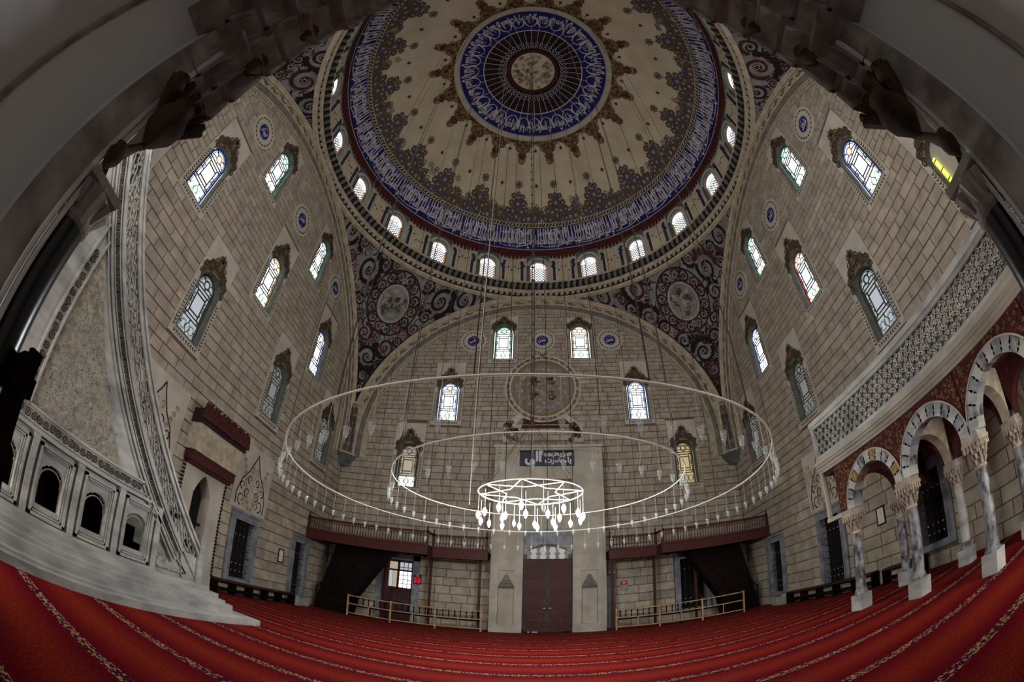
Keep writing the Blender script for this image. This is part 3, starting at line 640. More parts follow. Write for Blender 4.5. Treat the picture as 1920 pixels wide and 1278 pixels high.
# golden lobed fringe round the roundel
g1, g2, g3 = MB(), MB(), MB()
def at(a0, r0): return lambda u, v, d: DOME(a0+u/max(r0+v, .2), asin(min(9.8, r0+v)/DR), d)
for i in range(NW):
    a = (i+.5)*2*pi/NW; G = at(a, 4.95)
    for (u, v, q) in ((0, .12, .42), (.46, .05, .34), (-.46, .05, .34), (.82, .0, .2), (-.82, .0, .2), (0, .5, .36), (.27, .48, .24), (-.27, .48, .24), (0, .9, .2), (.17, .95, .12), (-.17, .95, .12), (0, 1.2, .24), (0, 1.02, .14)):
        g1.disc(G, u, v, q, .02+.002*rnd.random(), 18, lobes=6, amp=.07); g2.ribbon(G, circ(u, v, q*.98, 18), .035, .03)
        for j in range(int(q*16)):
            t = rnd.random()*6.3; l = q*.8*rnd.random(); scroll(g2 if rnd.random() < .65 else g3, G, u+l*cos(t), v+l*sin(t), .075, t, 1, .026, .032, 3)
    G = at(i*2*pi/NW, 5.42)
    g2.disc(G, 0, .15, .10, .02, 12, lobes=6, amp=.3); g2.ribbon(G, [(0, -.4), (0, .1)], .02, .02)
    for dd in (1.95,): g2.disc(at(i*2*pi/NW, 7.5), 0, 0, .10, .02, 12, lobes=6, amp=.35)
obj('gold_lobed_fringe', g1, M['gold'], dome, kind='stuff'); obj('gold_fringe_outlines', g2, M['redband'], dome, kind='stuff'); obj('gold_fringe_leaves', g3, M['olive'], dome, kind='stuff')
# bouquets rising from the rim
b1, b2, b3, b4 = MB(), MB(), MB(), MB(); r = random.Random(8)
for i in range(NW):
    a = (i+.5)*2*pi/NW; G = lambda u, v, d, a=a: DOME(a+u/max(9.15-.82*v, 1), asin(max(.1, 9.15-.82*v)/DR), d)
    rosette((b1, b3, b2), G, 0, 2.05, .24, .02, lobes=7); b1.ribbon(G, [(0, 1.8), (.03, 1.5), (0, 1.2)], .04, .02)
    for (u, v, q, kk) in ((0, .95, .34, 0), (.42, 1.0, .2, 1), (-.42, 1.0, .2, 1), (.3, 1.35, .17, 1), (-.3, 1.35, .17, 1), (0, 1.45, .16, 0), (.3, .55, .24, 0), (-.3, .55, .24, 1), (.62, .62, .2, 1), (-.62, .62, .2, 0), (0, .35, .26, 1), (.85, .25, .3, 0), (.55, .2, .2, 1), (-.55, .2, .2, 0), (1.2, .25, .28, 1), (-.85, .3, .2, 0), (1.1, .6, .14, 1), (1.25, .75, .12, 0)):
        rosette((b1 if kk else b4, b2, b3), G, u+r.uniform(-.04, .04), v+r.uniform(-.04, .04), q*1.02, .02+.004*r.random(), lobes=6+kk)
    for j in range(70):
        u = r.uniform(-1.4, 1.4); v = abs(r.gauss(0, .38))+.05
        if v < 1.5: scroll((b1, b4, b2)[j % 3], G, u, v, r.uniform(.08, .17), r.random()*6, 1 if j % 2 else -1, .035, .03, 6)
obj('rim_bouquet_petals', b1, M['fl_brown'], dome, kind='stuff'); obj('rim_bouquet_leaves', b2, M['olive'], dome, kind='stuff'); obj('rim_bouquet_light_petals', b3, M['fl_light'], dome, kind='stuff'); obj('rim_bouquet_blue_flowers', b4, M['fl_blue'], dome, kind='stuff')

# ================================================================ WINDOWS
wn = [0]
def window_struct(loc, lab):
    wn[0] += 1; return struct('window_%d' % wn[0], loc, lab, 'window')
def herring(mb, g, a, b, d, w=.065, st=.12, inward=1):
    L = hypot(b[0]-a[0], b[1]-a[1]); tx, ty = (b[0]-a[0])/L, (b[1]-a[1])/L; n = int(L/st)
    for i in range(n):
        x, y = a[0]+tx*st*(i+.3), a[1]+ty*st*(i+.3)
        for s in (-1, 1):
            e = (x+tx*.09-s*ty*w, y+ty*.09+s*tx*w); mb.ribbon(g, [(x, y), ((x+e[0])/2+tx*.01, (y+e[1])/2), e], .045, d, lambda t: sin(pi*min(1, .2+.8*t)))
def crest(g, par, top):
    m0, m1 = MB(), MB(); k = min(1, (top-.62)/1.45); y = lambda v: .95+(v-.95)*k
    half = [(.0, 2.08), (.07, 1.98), (.05, 1.9), (.17, 1.84), (.15, 1.72), (.3, 1.66), (.27, 1.55), (.42, 1.5), (.4, 1.38), (.55, 1.34), (.6, 1.2), (.73, 1.12), (.74, .98), (.66, .88), (.68, .72), (.58, .62)]
    inner = [(.60*cos(t), .62+.60*sin(t)) for t in [pi*q/16 for q in range(17)]]
    R_h = half[::-1]; pts = R_h+[(-u, v) for u, v in half[1:]]
    n = 17; outer = [pts[int(round(i*(len(pts)-1)/(n-1)))] for i in range(n)]
    m0.add([g(u, y(v), .036) for u, v in outer]+[g(u, v, .036) for u, v in inner], [(i, i+1, n+i+1, n+i) for i in range(n-1)])
    for s in (-1, 1):
        for (u, v, q) in ((.60, .86, .10), (.56, 1.14, .12), (.36, 1.36, .12), (.2, 1.56, .11), (.08, 1.78, .09), (.3, 1.15, .08), (.12, 1.36, .09)):
            scroll(m1, g, s*u, y(v), q, 1.2, s, .036, .045, 6)
    for q in range(5): m1.ribbon(g, [(0, y(1.7)), ((q-2)*.05, y(1.85)), ((q-2)*.09, y(2.02-.02*abs(q-2)))], .045, .05, lambda t: sin(pi*min(1, .25+.75*t)))
    obj('painted_crest', m0, M['olive'], par); obj('crest_scrolls', m1, M['brown'], par, kind='stuff')
def tracery(g, par, state, colour, d=-.17):
    bars = MB(); W = .46; gl = GL if state in ('lit', 'yellow') else GD; cm = {k: MB() for k in gl}
    arch = outline(W, -1.1, 1.12, .5, 14)
    bars.ribbon(g, arch+[arch[0]], .06, d+.02); cm[colour].ribbon(g, [(u*.93, v*.965) for u, v in arch+[arch[0]]], .05, d+.01)
    bars.ribbon(g, [(u*.83, v*.92) for u, v in arch+[arch[0]]], .03, d+.02)
    for v in (-.52, -.40, .46, .58): bars.bar(g, (-W, v), (W, v), 0.034, d, d+.03)
    for u in (-.25, .25): bars.bar(g, (u, -.40), (u, .46), 0.040, d, d+.03)
    for v in (-.27, .33): bars.bar(g, (-.25, v), (.25, v), 0.040, d, d+.03)
    for u in (-.37, .37): bars.bar(g, (u, -.52), (u, .58), 0.022, d, d+.03)
    for v in (-.05, .12): 
        for s in (-1, 1): bars.bar(g, (s*.25, v), (s*.44, v), 0.022, d, d+.03)
    for s in (-1, 1):
        for v in (-.46, .52): cm['bluegl' if colour != 'green' else 'orange'].disc(g, s*.31, v, .035, d+.012, 8)
        cm['bluegl'].disc(g, s*.345, .03, .05, d+.012, 8)
        for v in (-.18, .25): cm['orange'].bar(g, (s*.31, v-.05), (s*.31, v+.05), .03, d, d+.012)
        cm['green'].ribbon(g, circ(s*.22, -.80, 0.128, 12), .028, d+.015); cm['orange'].ribbon(g, circ(s*.22, -.80, 0.173, 12), .016, d+.014)
        cm['bluegl'].ribbon(g, [(s*.12, .68), (s*.26, .74), (s*.33, .68), (s*.28, .62)], .035, d+.014); cm['bluegl'].ribbon(g, [(s*.1, .95), (s*.22, .93), (s*.25, .84)], .03, d+.014)
    cm['green'].ribbon(g, [(-.14, -.80), (0, -.62), (.14, -.80), (0, -.98), (-.14, -.80)], .05, d+.016)
    cm['orange' if colour != 'green' else 'green'].ribbon(g, circ(0, .80, .125, 18), .055, d+.015); bars.ribbon(g, circ(0, .80, .155, 18), .022, d+.02)
    bars.bar(g, (0, -.98), (0, -1.1), 0.031, d, d+.03); bars.bar(g, (0, -.62), (0, -.52), 0.031, d, d+.03); bars.bar(g, (0, .58), (0, .66), 0.031, d, d+.03)
    for s in (-1, 1): bars.bar(g, (s*.14, .86), (s*.38, 1.0), 0.025, d, d+.03); bars.bar(g, (s*.15, .74), (s*.42, .66), 0.022, d, d+.03); bars.bar(g, (s*.3, -.8), (s*.44, -.8), 0.022, d, d+.03)
    obj('tracery', bars, M['lead' if state != 'dim' else 'frame_grey'], par)
    for k, m_ in cm.items():
        if m_.f: obj('coloured_glass', m_, gl[k], par)
def big_window(F, u, z, state, colour, lab):
    g = off(F, u, z); w = window_struct(g(0, PH[0], 0), lab); top = panel_rect(F, u, z)
    hole = outline(.57, -1.14, 1.18, .56, 14); mb = MB(); holed_panel(mb, g, (-PW, PW, PH[0], top), hole, -.03, .03, .03); obj('painted_surround', mb, M['plaster'], w)
    mb = MB(); n = len(hole); ins = outline(.52, -1.09, 1.13, .52, 14)
    mb.add([g(*p, .03) for p in hole]+[g(*p, -.20) for p in ins], [(i, (i+1) % n, n+(i+1) % n, n+i) for i in range(n)]); obj('reveal', mb, M['frame_grey'], w)
    mb = MB(); mb.ribbon(g, hole+[hole[0]], .05, .04); obj('window_frame', mb, M['frame_grey'], w)
    mb = MB(); 
    for s in (-1, 1): herring(mb, g, (s*.685, -1.2), (s*.685, .6), .036)
    herring(mb, g, (0, -1.27), (.7, -1.27), .036); herring(mb, g, (0, -1.27), (-.7, -1.27), .036)
    obj('painted_leaf_border', mb, M['leafpaint'], w, kind='stuff')
    mb = MB()
    for s in (-1, 1): mb.ribbon(g, [(s*.61, -1.18), (s*.61, .6)], .018, .035); mb.ribbon(g, [(s*.765, -1.36), (s*.765, .75)], .018, .035)
    mb.ribbon(g, [(-.765, -1.36), (.765, -1.36)], .018, .035); obj('painted_lines', mb, M['pale'], w)
    crest(g, w, top)
    mb = MB(); mb.poly(g, ins, -.19); obj('pane', mb, M[state if state != 'yellow' else 'plaster'], w)
    if state == 'beige':
        mb = MB(); mb.quad(g, -.44, .44, -1.08, -.56, -.185); obj('lower_pane', mb, M['lit'], w)
    if state == 'warm':
        mb = MB(); mb.quad(g, -.44, -.1, -1.08, -.56, -.185); obj('lower_pane', mb, M['half'], w)
    if state == 'yellow':      # plaster sheet added over the pane, so only one yellow strip glows
        mb = MB(); mb.quad(g, .33, .46, -1.05, .75, -.12); obj('yellow_strip', mb, M['yellow'], w); mb = MB()
        for q in range(6): mb.bar(g, (.32, -1.0+.33*q), (.47, -1.0+.33*q), .03, -.12, -.10)
        obj('glazing_bar', mb, M['lead'], w, kind='stuff'); return
    mb = MB(); mb.quad(g, -.245, .245, -.265, .325, -.183); obj('central_pane', mb, M[state], w)
    tracery(g, w, state, colour)
for a in wins: big_window(*a)
# drum windows: one built, the others turned copies
LB = ['facing the niche above the far wall']
def drum_window():
    w = window_struct((0, 0, 0), 'small lattice window in the drum of the dome'); g = lambda u, v, d: CYL(u/CYR, v, d)
    hole = outline(GW, GB, GT, .5, 12); cz = (GB+GT)/2; gg = off(g, 0, cz); h2 = [(u, v-cz) for u, v in hole]
    mb = MB(); holed_panel(mb, gg, (-GW-.22, GW+.22, 19.3-cz, 21.86-cz), h2, 0, .02, -.25); obj('reveal', mb, M['frame_grey'], w)
    mb = MB(); mb.ribbon(g, outline(GW+.12, GB, GT+.16, .62, 14)[1:], .2, .03); obj('painted_surround', mb, M['plaster'], w)
    mb = MB(); mb.poly(g, hole, -.2); obj('pane', mb, M['lit'], w)
    mb = MB()
    for i in range(-8, 12):
        for s in (-1, 1):
            a, b = (-s*GW, GB-.1+.2*i), (s*GW, GB-.1+.2*i+1.0*1.0)
            pts = [(a[0]+(b[0]-a[0])*t, a[1]+(b[1]-a[1])*t) for t in [q/10 for q in range(11)]]; pts = [p for p in pts if GB < p[1] < GT-.55]
            if len(pts) > 1: mb.bar(g, pts[0], pts[-1], .034, -.19, -.17)
    mb.ribbon(g, circ(0, GT-.38, .14, 14), .03, -.17); mb.bar(g, (-GW, GT-.58), (GW, GT-.58), .03, -.19, -.17); obj('tracery', mb, M['lead'], w)
    ed = outline(GW-.04, GB, GT-.04, .46, 12); c1, c2 = MB(), MB()
    for i in range(22):
        v = GB+.03+.082*i*.75
        for s in (-1, 1): (c1 if i % 2 else c2).bar(g, (s*(GW-.05), v), (s*(GW-.05), v+.052), .08, -.19, -.165)
    for i in range(12):
        t = pi*(i+.5)/12; (c1 if i % 2 else c2).disc(g, (GW-.05)*cos(t), GT-.5+.45*sin(t), .055, -.17, 6)
    c2.ribbon(g, circ(0, GT-.38, .19, 14), .03, -.172)
    obj('coloured_glass', c1, GL['redgl'], w); obj('coloured_glass', c2, GL['green'], w)
    c3 = MB(); c3.ribbon(g, circ(0, GT-.38, .10, 12), .03, -.168); obj('coloured_glass', c3, GL['orange'], w)
    return w
dw = drum_window()
for k, p in enumerate(PHI):
    if abs(p) > 1e-6:
        c = copy_tree(dw); wn[0] += 1; c.name = 'window_%d' % wn[0]; c.rotation_euler.z = -p
    else: c = dw
    i = k-6
    c['label'] = ('bright lattice window of the dome drum, centred above the far wall' if i == 0 else
        (f'bright lattice window of the dome drum, {["","first","second","third","fourth","fifth","sixth"][abs(i)]} from the centre towards the {"loggia" if i > 0 else "minbar"} side' if k < 13 else 'drum window behind the viewer above the prayer wall'))
    if k >= 13: c['group'] = 'drum windows above the prayer wall'
    ORG[c.name] = Vector((0, 0, 0))
# windows of the prayer wall: daylight through them
for i, (u, z0, z1, hw_, s) in enumerate([(-5.6, .5, 2.9, .6, 'lit'), (5.6, .5, 2.9, .6, 'lit'), (-7.7, .5, 2.9, .8, 'lit'), (7.7, .5, 2.9, .8, 'lit'), (-4.9, 10.2, 12.4, .5, 'lit'), (4.9, 10.2, 12.4, .5, 'lit'), (-5, 6.8, 9.0, .5, 'lit'), (5, 6.8, 9.0, .5, 'lit'), (-2.2, 14, 16, .5, 'lit'), (2.2, 14, 16, .5, 'lit')]):
    g = NEAR; w = window_struct(g(u, z0, 0), 'window of the prayer wall behind the viewer'); w['group'] = 'windows of the prayer wall'
    mb = MB(); dd = .015 if i > 3 else -1.3; mb.quad(g, u-hw_, u+hw_, z0, z1, dd); obj('pane', mb, M['litq' if i > 3 else 'litq_low'], w)
    if i < 4:
        rv = MB(); rv.mbox(g, u-hw_-.1, u-hw_, z0-.1, z1+.1, dd, -.01); rv.mbox(g, u+hw_, u+hw_+.1, z0-.1, z1+.1, dd, -.01); rv.mbox(g, u-hw_, u+hw_, z0-.1, z0, dd, -.01); rv.mbox(g, u-hw_, u+hw_, z1, z1+.1, dd, -.01); obj('reveal', rv, M['plaster'], w, kind='stuff')
    mb = MB()
    for q in (-1, 0, 1): mb.bar(g, (u+q*hw_, z0), (u+q*hw_, z1), .05, dd, dd+.05)
    for q in range(4): mb.bar(g, (u-hw_, z0+(z1-z0)*q/3), (u+hw_, z0+(z1-z0)*q/3), .05, dd, dd+.05)
    obj('window_frame', mb, M['wood_and_shade'], w)
# ground floor openings
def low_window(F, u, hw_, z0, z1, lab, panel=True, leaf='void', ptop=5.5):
    g = off(F, u, 0); w = window_struct(g(0, z0, 0), lab); mb = MB(); J = .26
    for a, b, c, e in ((-hw_-J, -hw_, z0-.18, z1+.26), (hw_, hw_+J, z0-.18, z1+.26), (-hw_, hw_, z1, z1+.26), (-hw_, hw_, z0-.18, z0)):
        mb.mbox(g, a, b, c, e, -.3, .05)
    for s in (-1, 1): mb.mbox(g, s*hw_, s*(hw_+.07), z0, z1, .05, .08)
    mb.mbox(g, -hw_-J-.06, hw_+J+.06, z1+.26, z1+.34, -.05, .11); obj('marble_frame', mb, M['marble_blue'], w)
    mb = MB(); mb.quad(g, -hw_, hw_, z0, z1, -.26); obj('dark_backing', mb, M[leaf], w)  # near-black sheet painted as the shade behind the grille
    mb = MB(); n = 5
    for i in range(1, n): mb.tube([g(-hw_+2*hw_*i/n, z0, -.06), g(-hw_+2*hw_*i/n, z1, -.06)], .012, 5)
    m = int((z1-z0)/.24)
    for i in range(1, m): mb.tube([g(-hw_, z0+(z1-z0)*i/m, -.06), g(hw_, z0+(z1-z0)*i/m, -.06)], .012, 5)
    obj('iron_grille', mb, M['iron'], w)
    mb = MB(); 
    for i in range(1, n):
        for j in (1, 2, m-2): x, y = -hw_+2*hw_*i/n, z0+(z1-z0)*j/m; mb.disc(g, x, y, .022, -.04, 6)
    obj('grille_bosses', mb, M['white'], w, kind='stuff')
    if panel:
        mb = MB(); mb.mbox(g, -1.12, 1.12, z1+.36, ptop, -.05, .035); obj('plaster_panel', mb, M['plaster'], w)
        m1, m2 = MB(), MB(); b = z1+.5
        for s in (-1, 1):
            for (x, y, q) in ((.55, .25, .24), (.28, .55, .2), (.6, .75, .16), (.22, 1.05, .16), (.12, 1.45, .12), (.35, .2, .14)): (m1 if q > .15 else m2).ribbon(g, spiral(s*x, b+y, q, -pi/2, 1.1, s, 22), .05, .045, lambda t: 1.1-.7*t)
            m1.ribbon(g, [(s*.85, b), (s*.9, b+.4), (s*.7, b+.95), (s*.38, b+1.3), (s*.1, b+1.8), (0, b+2.05)], .05, .045)
            for q in range(9): scroll(m2, g, s*(.1+.08*q % .8), b+.2*q, .07, q, s, .02, .05, 4)
        obj('painted_scrolls', m1, M['maroon'] if F is LEFT else M['redband'], w, kind='stuff'); obj('painted_leaves', m2, M['gold'], w, kind='stuff')
low_window(LEFT, *LOW['L'][0], 'barred opening with plaster panel above, largely hidden behind the minbar')
low_window(LEFT, *LOW['L'][1], 'dark studded opening with blue marble frame beside the pointed wall niche')
low_window(LEFT, *LOW['L'][2], 'dark opening of the side wall beside the wooden gallery end, minbar side', panel=False)
low_window(RIGHT, *LOW['R'][0], 'dark barred opening seen between the loggia columns', panel=False)
low_window(RIGHT, *LOW['R'][1], 'dark opening with painted panel above, beside the first loggia column')
low_window(RIGHT, *LOW['R'][2], 'dark opening of the side wall beside the gallery end, loggia side', panel=False)
low_window(FAR, *LOW['F'][1], 'tall black barred opening of the far wall behind the low fence', panel=False)
M['portal'] = mat('grey beige portal stone', S(176,168,154), S(154,146,134), 1.6, .8)
# ================================================================ MIHRAB NICHE round the viewer
XM, YF = -0.075, -9.37
nm = thing('prayer_niche', 'marble prayer niche with stalactite edge framing the whole view', 'niche', (XM, YF, 0))
def both(fn, name, mt, smooth=False, kind=None):
    for s in (-1, 1): mb = MB(); fn(mb, lambda u, v, d, s=s: (XM+s*u, YF+d, v), s); obj(name, mb, M[mt], nm, smooth=smooth, kind=kind)
# interior facets (smooth plaster)
mb = MB()
prof = [(1.03, -.245), (1.10, -.26), (1.12, -.52), (.86, -1.0), (.42, -1.28), (0, -1.36)]
for s in (-1, 1):
    for (a, b), (c, e) in zip(prof, prof[1:]): mb.add([(XM+s*a, YF+b, 0), (XM+s*c, YF+e, 0), (XM+s*c, YF+e, 6.4), (XM+s*a, YF+b, 6.4)], [(0, 1, 2, 3)])
obj('niche_wall', mb, M['niche'], nm)
mb = MB()
for s in (-1, 1):
    for (a, b) in prof[2:5]: mb.tube([(XM+s*a*.995, YF+b+.01, 0), (XM+s*a*.995, YF+b+.01, 6.4)], .011, 5)
obj('facet_bead', mb, M['niche_dark'], nm, kind='stuff')
mb = MB(); mb.add([(XM-1.2, YF-1.4, 6.4), (XM+1.2, YF-1.4, 6.4), (XM+1.2, YF, 6.4), (XM-1.2, YF, 6.4)], [(0, 1, 2, 3)]); obj('niche_vault', mb, M['niche_dark'], nm)
# jambs: dark band, light double bead, front face
def jamb(mb, g, s):
    mb.mbox(g, 1.0, 1.12, 0, 6.3, -.25, -.155, 1, 8)
both(jamb, 'jamb_band', 'niche_dark')
def bead(mb, g, s):
    for d, r in ((-.150, .014), (-.125, .010)): mb.tube([g(1.01, 0, d), g(1.01, 2.5, d), g(.99, 3.0, d), g(.95, 3.5, d)], r, 6)
both(bead, 'jamb_bead', 'niche')
def front(mb, g, s):
    mb.mbox(g, 1.16, 1.45, 0, 2.46, -.62, -.13, 1, 4); mb.mbox(g, 1.16, 1.45, 2.46, 7.4, -.62, 0, 1, 8); mb.mbox(g, 1.09, 1.16, 2.46, 7.4, -.16, 0, 1, 6)
both(front, 'front_jamb', 'marble'); mb = MB(); mb.box(XM-1.45, XM+1.45, YF-.62, YF, 5.4, 7.4)
for s in (-1, 1): mb.box(XM+s*1.45, XM+s*2.0, YF-.62, YF-.13, 0, 7.4)
obj('niche_front', mb, M['marble'], nm)
# stalactite edge: stepped tiers that follow the opening upwards
tiers = [(1.95, 1.02), (2.13, 1.02), (2.28, .96), (2.46, .93), (2.56, .90), (2.74, .86), (2.86, .84), (3.04, .80), (3.22, .74), (3.45, .70), (3.75, .64), (4.05, .55), (4.4, .42), (4.75, .28), (5.1, .12), (5.4, 0)]
for i in range(3, len(tiers)-1):
    z0, x0 = tiers[i]; z1, x1 = tiers[i+1]; mb = MB()
    def tier(mb, g, s):
        hh = z1-z0
        nd = 3 if i < 7 else 4; db = -.20 if i < 5 else -.30-.09*(i-4); dn = -.0
        for j in range(nd):
            d1 = dn-(dn-db)*j/nd; d0 = dn-(dn-db)*(j+1)/nd; m = (d0+d1)/2; ww = (d1-d0)
            # each cell: a flat back with a small hood whose front is a pointed, hollowed bracket
            xo = x0+.035*j+(0 if i > 6 else .01*j); n = 6; vs = []
            for q in range(n+1):
                t = -1+2*q/n; dd = m+ww/2*t*.98
                depth = .085*(1-t*t)
                vs += [g(xo+.03+depth*.9, z0, dd), g(xo+.015+depth*.55, z0+hh*.45, dd), g(xo, z1-.02, dd), g(xo-.0, z1, dd)]
            mb.add(vs, [(4*q+k, 4*(q+1)+k, 4*(q+1)+k+1, 4*q+k+1) for q in range(n) for k in range(3)])
            mb.add([g(xo+.12, z0, d0), g(xo+.12, z0, d1), g(xo, z0, d1), g(xo, z0, d0)], [(0, 1, 2, 3)])
            mb.mbox(g, xo-.012, xo+.012, z0, z1, d1-.008, d1+.006)
        mb.mbox(g, x0+.123, 1.2, z0+.006, z1-.003, db, -.004)
        if i % 2 == 0: mb.mbox(g, x0-.006, x0+.13, z1-.02, z1, db, .006)
    both(tier, 'stalactite_tier', 'niche' if i < 3 else 'niche_dark')
def drop(mb, g, s):
    for (x, z, d, r, h) in ((1.0, 2.14, -.12, .030, .08), (.975, 2.33, -.075, .066, .17), (.965, 2.42, -.16, .034, .08), (.90, 2.74, -.05, .036, .10), (.84, 3.06, -.05, .036, .10)):
        c = g(x, 0, d); mb.lathe([(.002, z-h*.62), (r*.35, z-h*.5), (r*.9, z-h*.15), (r, z+h*.1), (r*.72, z+h*.35), (r*.8, z+h*.5), (.001, z+h*.52)], c[0], c[1], 12)
both(lambda mb, g, s: (drop(mb, g, s), mb.tube([g(1.045, 2.06, -.075), g(1.0, 2.12, -.12)], .010, 5), mb.tube([g(1.0, 2.16, -.12), g(.985, 2.24, -.07)], .012, 5)), 'stalactite_drops', 'brown', True, 'stuff')
def shell(mb, g, s):
    # fluted shell below the third tier
    for q in range(9):
        t = pi*q/8; mb.tube([g(1.0, 2.30, -.085), g(.965+.02*sin(t), 2.36+.03*sin(t), -.085+.07*cos(t)), g(.945, 2.42+.06*sin(t), -.085+.11*cos(t))], .014, 5)
both(shell, 'fluted_shell', 'brown', False, 'stuff')
for s, w_ in ((-1, 'minbar'), (1, 'loggia')):
    c = (XM+s*1.045, YF-.075); cl = thing('niche_colonnette', f'black polished colonnette of the prayer niche, {w_} side', 'column', (c[0], c[1], 0), group=None)
    mb = MB(); mb.lathe([(.0, 0), (.075, 0), (.075, .14), (.06, .16), (.066, .2), (.048, .22)], *c, n=16); obj('base', mb, M['marble_blue'], cl)
    mb = MB(); mb.lathe([(.050, .2), (.050, 1.95)], *c, n=20); obj('shaft', mb, M['granite'], cl, smooth=True)
    mb = MB(); mb.lathe([(.050, 1.94), (.057, 1.95), (.057, 1.965), (.050, 1.975), (.056, 2.0), (.066, 2.04), (.068, 2.06)], *c, n=16)
    for q in range(8):
        t = 2*pi*q/8; mb.tube([(c[0]+.05*cos(t), c[1]+.05*sin(t), 1.98), (c[0]+.060*cos(t), c[1]+.060*sin(t), 2.01), (c[0]+.072*cos(t), c[1]+.072*sin(t), 2.04)], .012, 5, radii=[.006, .013, .016])
    mb.box(c[0]-.066, c[0]+.066, c[1]-.066, c[1]+.066, 2.05, 2.075); obj('capital', mb, M['niche_dark'], cl)
# dark wooden stand in front of the left colonnette
st = thing('wooden_stand', 'dark wooden post with short cross piece beside the niche colonnette', 'stand', (-1.03, -9.33, 0))
mb = MB(); mb.box(-1.055, -.99, -9.42, -9.375, .04, 1.57); obj('post', mb, M['wood_and_shade'], st)
mb = MB(); mb.box(-1.13, -.945, -9.42, -9.375, 1.545, 1.585); mb.box(-.985, -.955, -9.41, -9.38, 1.585, 1.635); mb.tube([(-1.13, -9.395, 1.60), (-1.02, -9.395, 1.615)], .02, 8); obj('cross_piece', mb, M['wood_and_shade'], st)
mb = MB(); mb.box(-1.16, -.9, -9.45, -9.33, 0, .04); obj('foot', mb, M['wood_and_shade'], st)

# ================================================================ MINBAR (stepped marble pulpit)
XP = -6.6
mi = thing('minbar', 'tall marble pulpit stair with pierced star railing and arched side openings', 'pulpit', (-7.2, -6.0, 0))
MP = lambda u, v, d: (XP+d, u, v)         # u = y, v = z, d towards the middle of the room
# plinth and steps of the base
mb = MB()
for (d, z0, z1, y1) in ((.95, 0, .13, -1.60), (.80, .13, .17, -1.85), (.62, .17, .33, -2.20), (.52, .33, .40, -2.35), (.40, .40, .50, -2.45), (.25, .50, .60, -2.60)):
    mb.box(XP-1.2-d*.3, XP+d, -9.95, y1, z0, z1)
obj('plinth', mb, M['marble'], mi)
# lower zone with four framed openings
def openings():
    return [(-7.98, -7.22), (-6.98, -6.22), (-5.98, -5.22), (-4.98, -4.22)]
mb = MB(); gz0, gz1 = .60, 1.80
lat0, lat1 = MB(), MB()
for a, b in openings():
    c = (a+b)/2; g = off(MP, c, 0, 0); hole = outline(.27, .84, 1.50, .2, 12, pointed=False)
    hp = [(u, v-1.18) for u, v in hole]; gg = off(MP, c, 1.18, 0)
    holed_panel(mb, gg, (-.5, .5, .60-1.18, 1.80-1.18), hp, -.02, -.06, -.16)
mb.mbox(MP, -4.10, -2.66, .60, 1.80, -.16, -.06) if False else None
for a, b in ((-9.95, -8.10),): mb.mbox(MP, a, b, .60, 1.80, -.16, -.06)
# triangular end panel under the handrail
mb.plate(MP, [(-4.10, .60), (-2.66, .60), (-2.66, 1.0), (-4.10, 1.80)], -.16, -.06)
obj('lower_wall', mb, M['marble'], mi)
mb = MB()
for a, b in openings()+[(-9.0, -8.22)]:
    for (i, wd, d) in ((.0, .05, .02), (.06, .03, -.01), (.10, .02, -.03)):
        u0, u1, v0, v1 = a+i, b-i, .66+i, 1.74-i
        for q in ((u0, u1, v0, v0+wd), (u0, u1, v1-wd, v1), (u0, u0+wd, v0, v1), (u1-wd, u1, v0, v1)): mb.mbox(MP, *q, -.1, d)
for y in (-8.10, -7.10, -6.10, -5.10, -4.10): mb.mbox(MP, y-.06, y+.06, .60, 1.80, -.1, .035)
mb.mbox(MP, -9.95, -4.0, .58, .64, -.1, .04); obj('panel_mouldings', mb, M['marble'], mi)
# pierced arabesque spandrels in the openings
for a, b in openings():
    c = (a+b)/2; g = off(MP, c, 0, 0); sp = MB()
    for s in (-1, 1):
        for (u, v, q) in ((.20, 1.46, .055), (.235, 1.34, .04), (.10, 1.50, .04), (.24, 1.24, .03), (.02, 1.525, .03), (.24, 1.5, .03)): scroll(sp, g, s*u, v, q, u*9, s, .016, -.12, 5)
    sp.ribbon(g, outline(.235, .84, 1.44, .24, 14)[1:], .022, -.115); obj('pierced_spandrel', sp, M['pale'], mi)
# far side seen through the openings, its shade put into a near-black colour
mb = MB(); mb.box(XP-1.28, XP-1.22, -9.9, -3.0, .5, 1.9); mb.box(XP-1.3, XP-.1, -9.9, -2.8, 1.78, 1.84); obj('far_side_wall', mb, M['wood_and_shade'], mi)
mb = MB(); mb.box(XP-1.2, XP-.1, -9.9, -2.8, .56, .60); obj('carpet_strip', mb, M['cornice_red'], mi)
# upper triangular side
S0 = 1.036; low = lambda y: 1.0-(y+3.11)*S0        # lower edge of the railing lattice
T = lambda y, o=0: low(y)-o
mb = MB(); yB = -9.95
mb.plate(MP, [(-3.95, 1.80), (-3.9, T(-3.9)-.0), (-9.0, T(-9.0)), (-9.95, T(-9.0)), (-9.95, 1.80)], -.12, -.02)
obj('side_wall', mb, M['marble'], mi)
fd = [(-7.38, 2.14), (-5.28, 2.14), (-7.38, T(-7.38, .62))]
mb = MB(); mb.plate(MP, fd, -.05, -.012); obj('carved_field', mb, M['marble_carved'], mi)
mb = MB(); r = random.Random(21)
for _ in range(420):
    u = r.uniform(-7.3, -5.5); v = r.uniform(2.2, 4.3)
    if v < T(u, .75) and u > -7.32: scroll(mb, MP, u, v, r.uniform(.035, .06), r.random()*6, r.choice((-1, 1)), .010, -.008, 3)
obj('field_relief', mb, M['marble'], mi, kind='stuff')
mb = MB()
def mould(mb, a, b, w_, d): mb.bar(MP, a, b, w_, -.02, d)
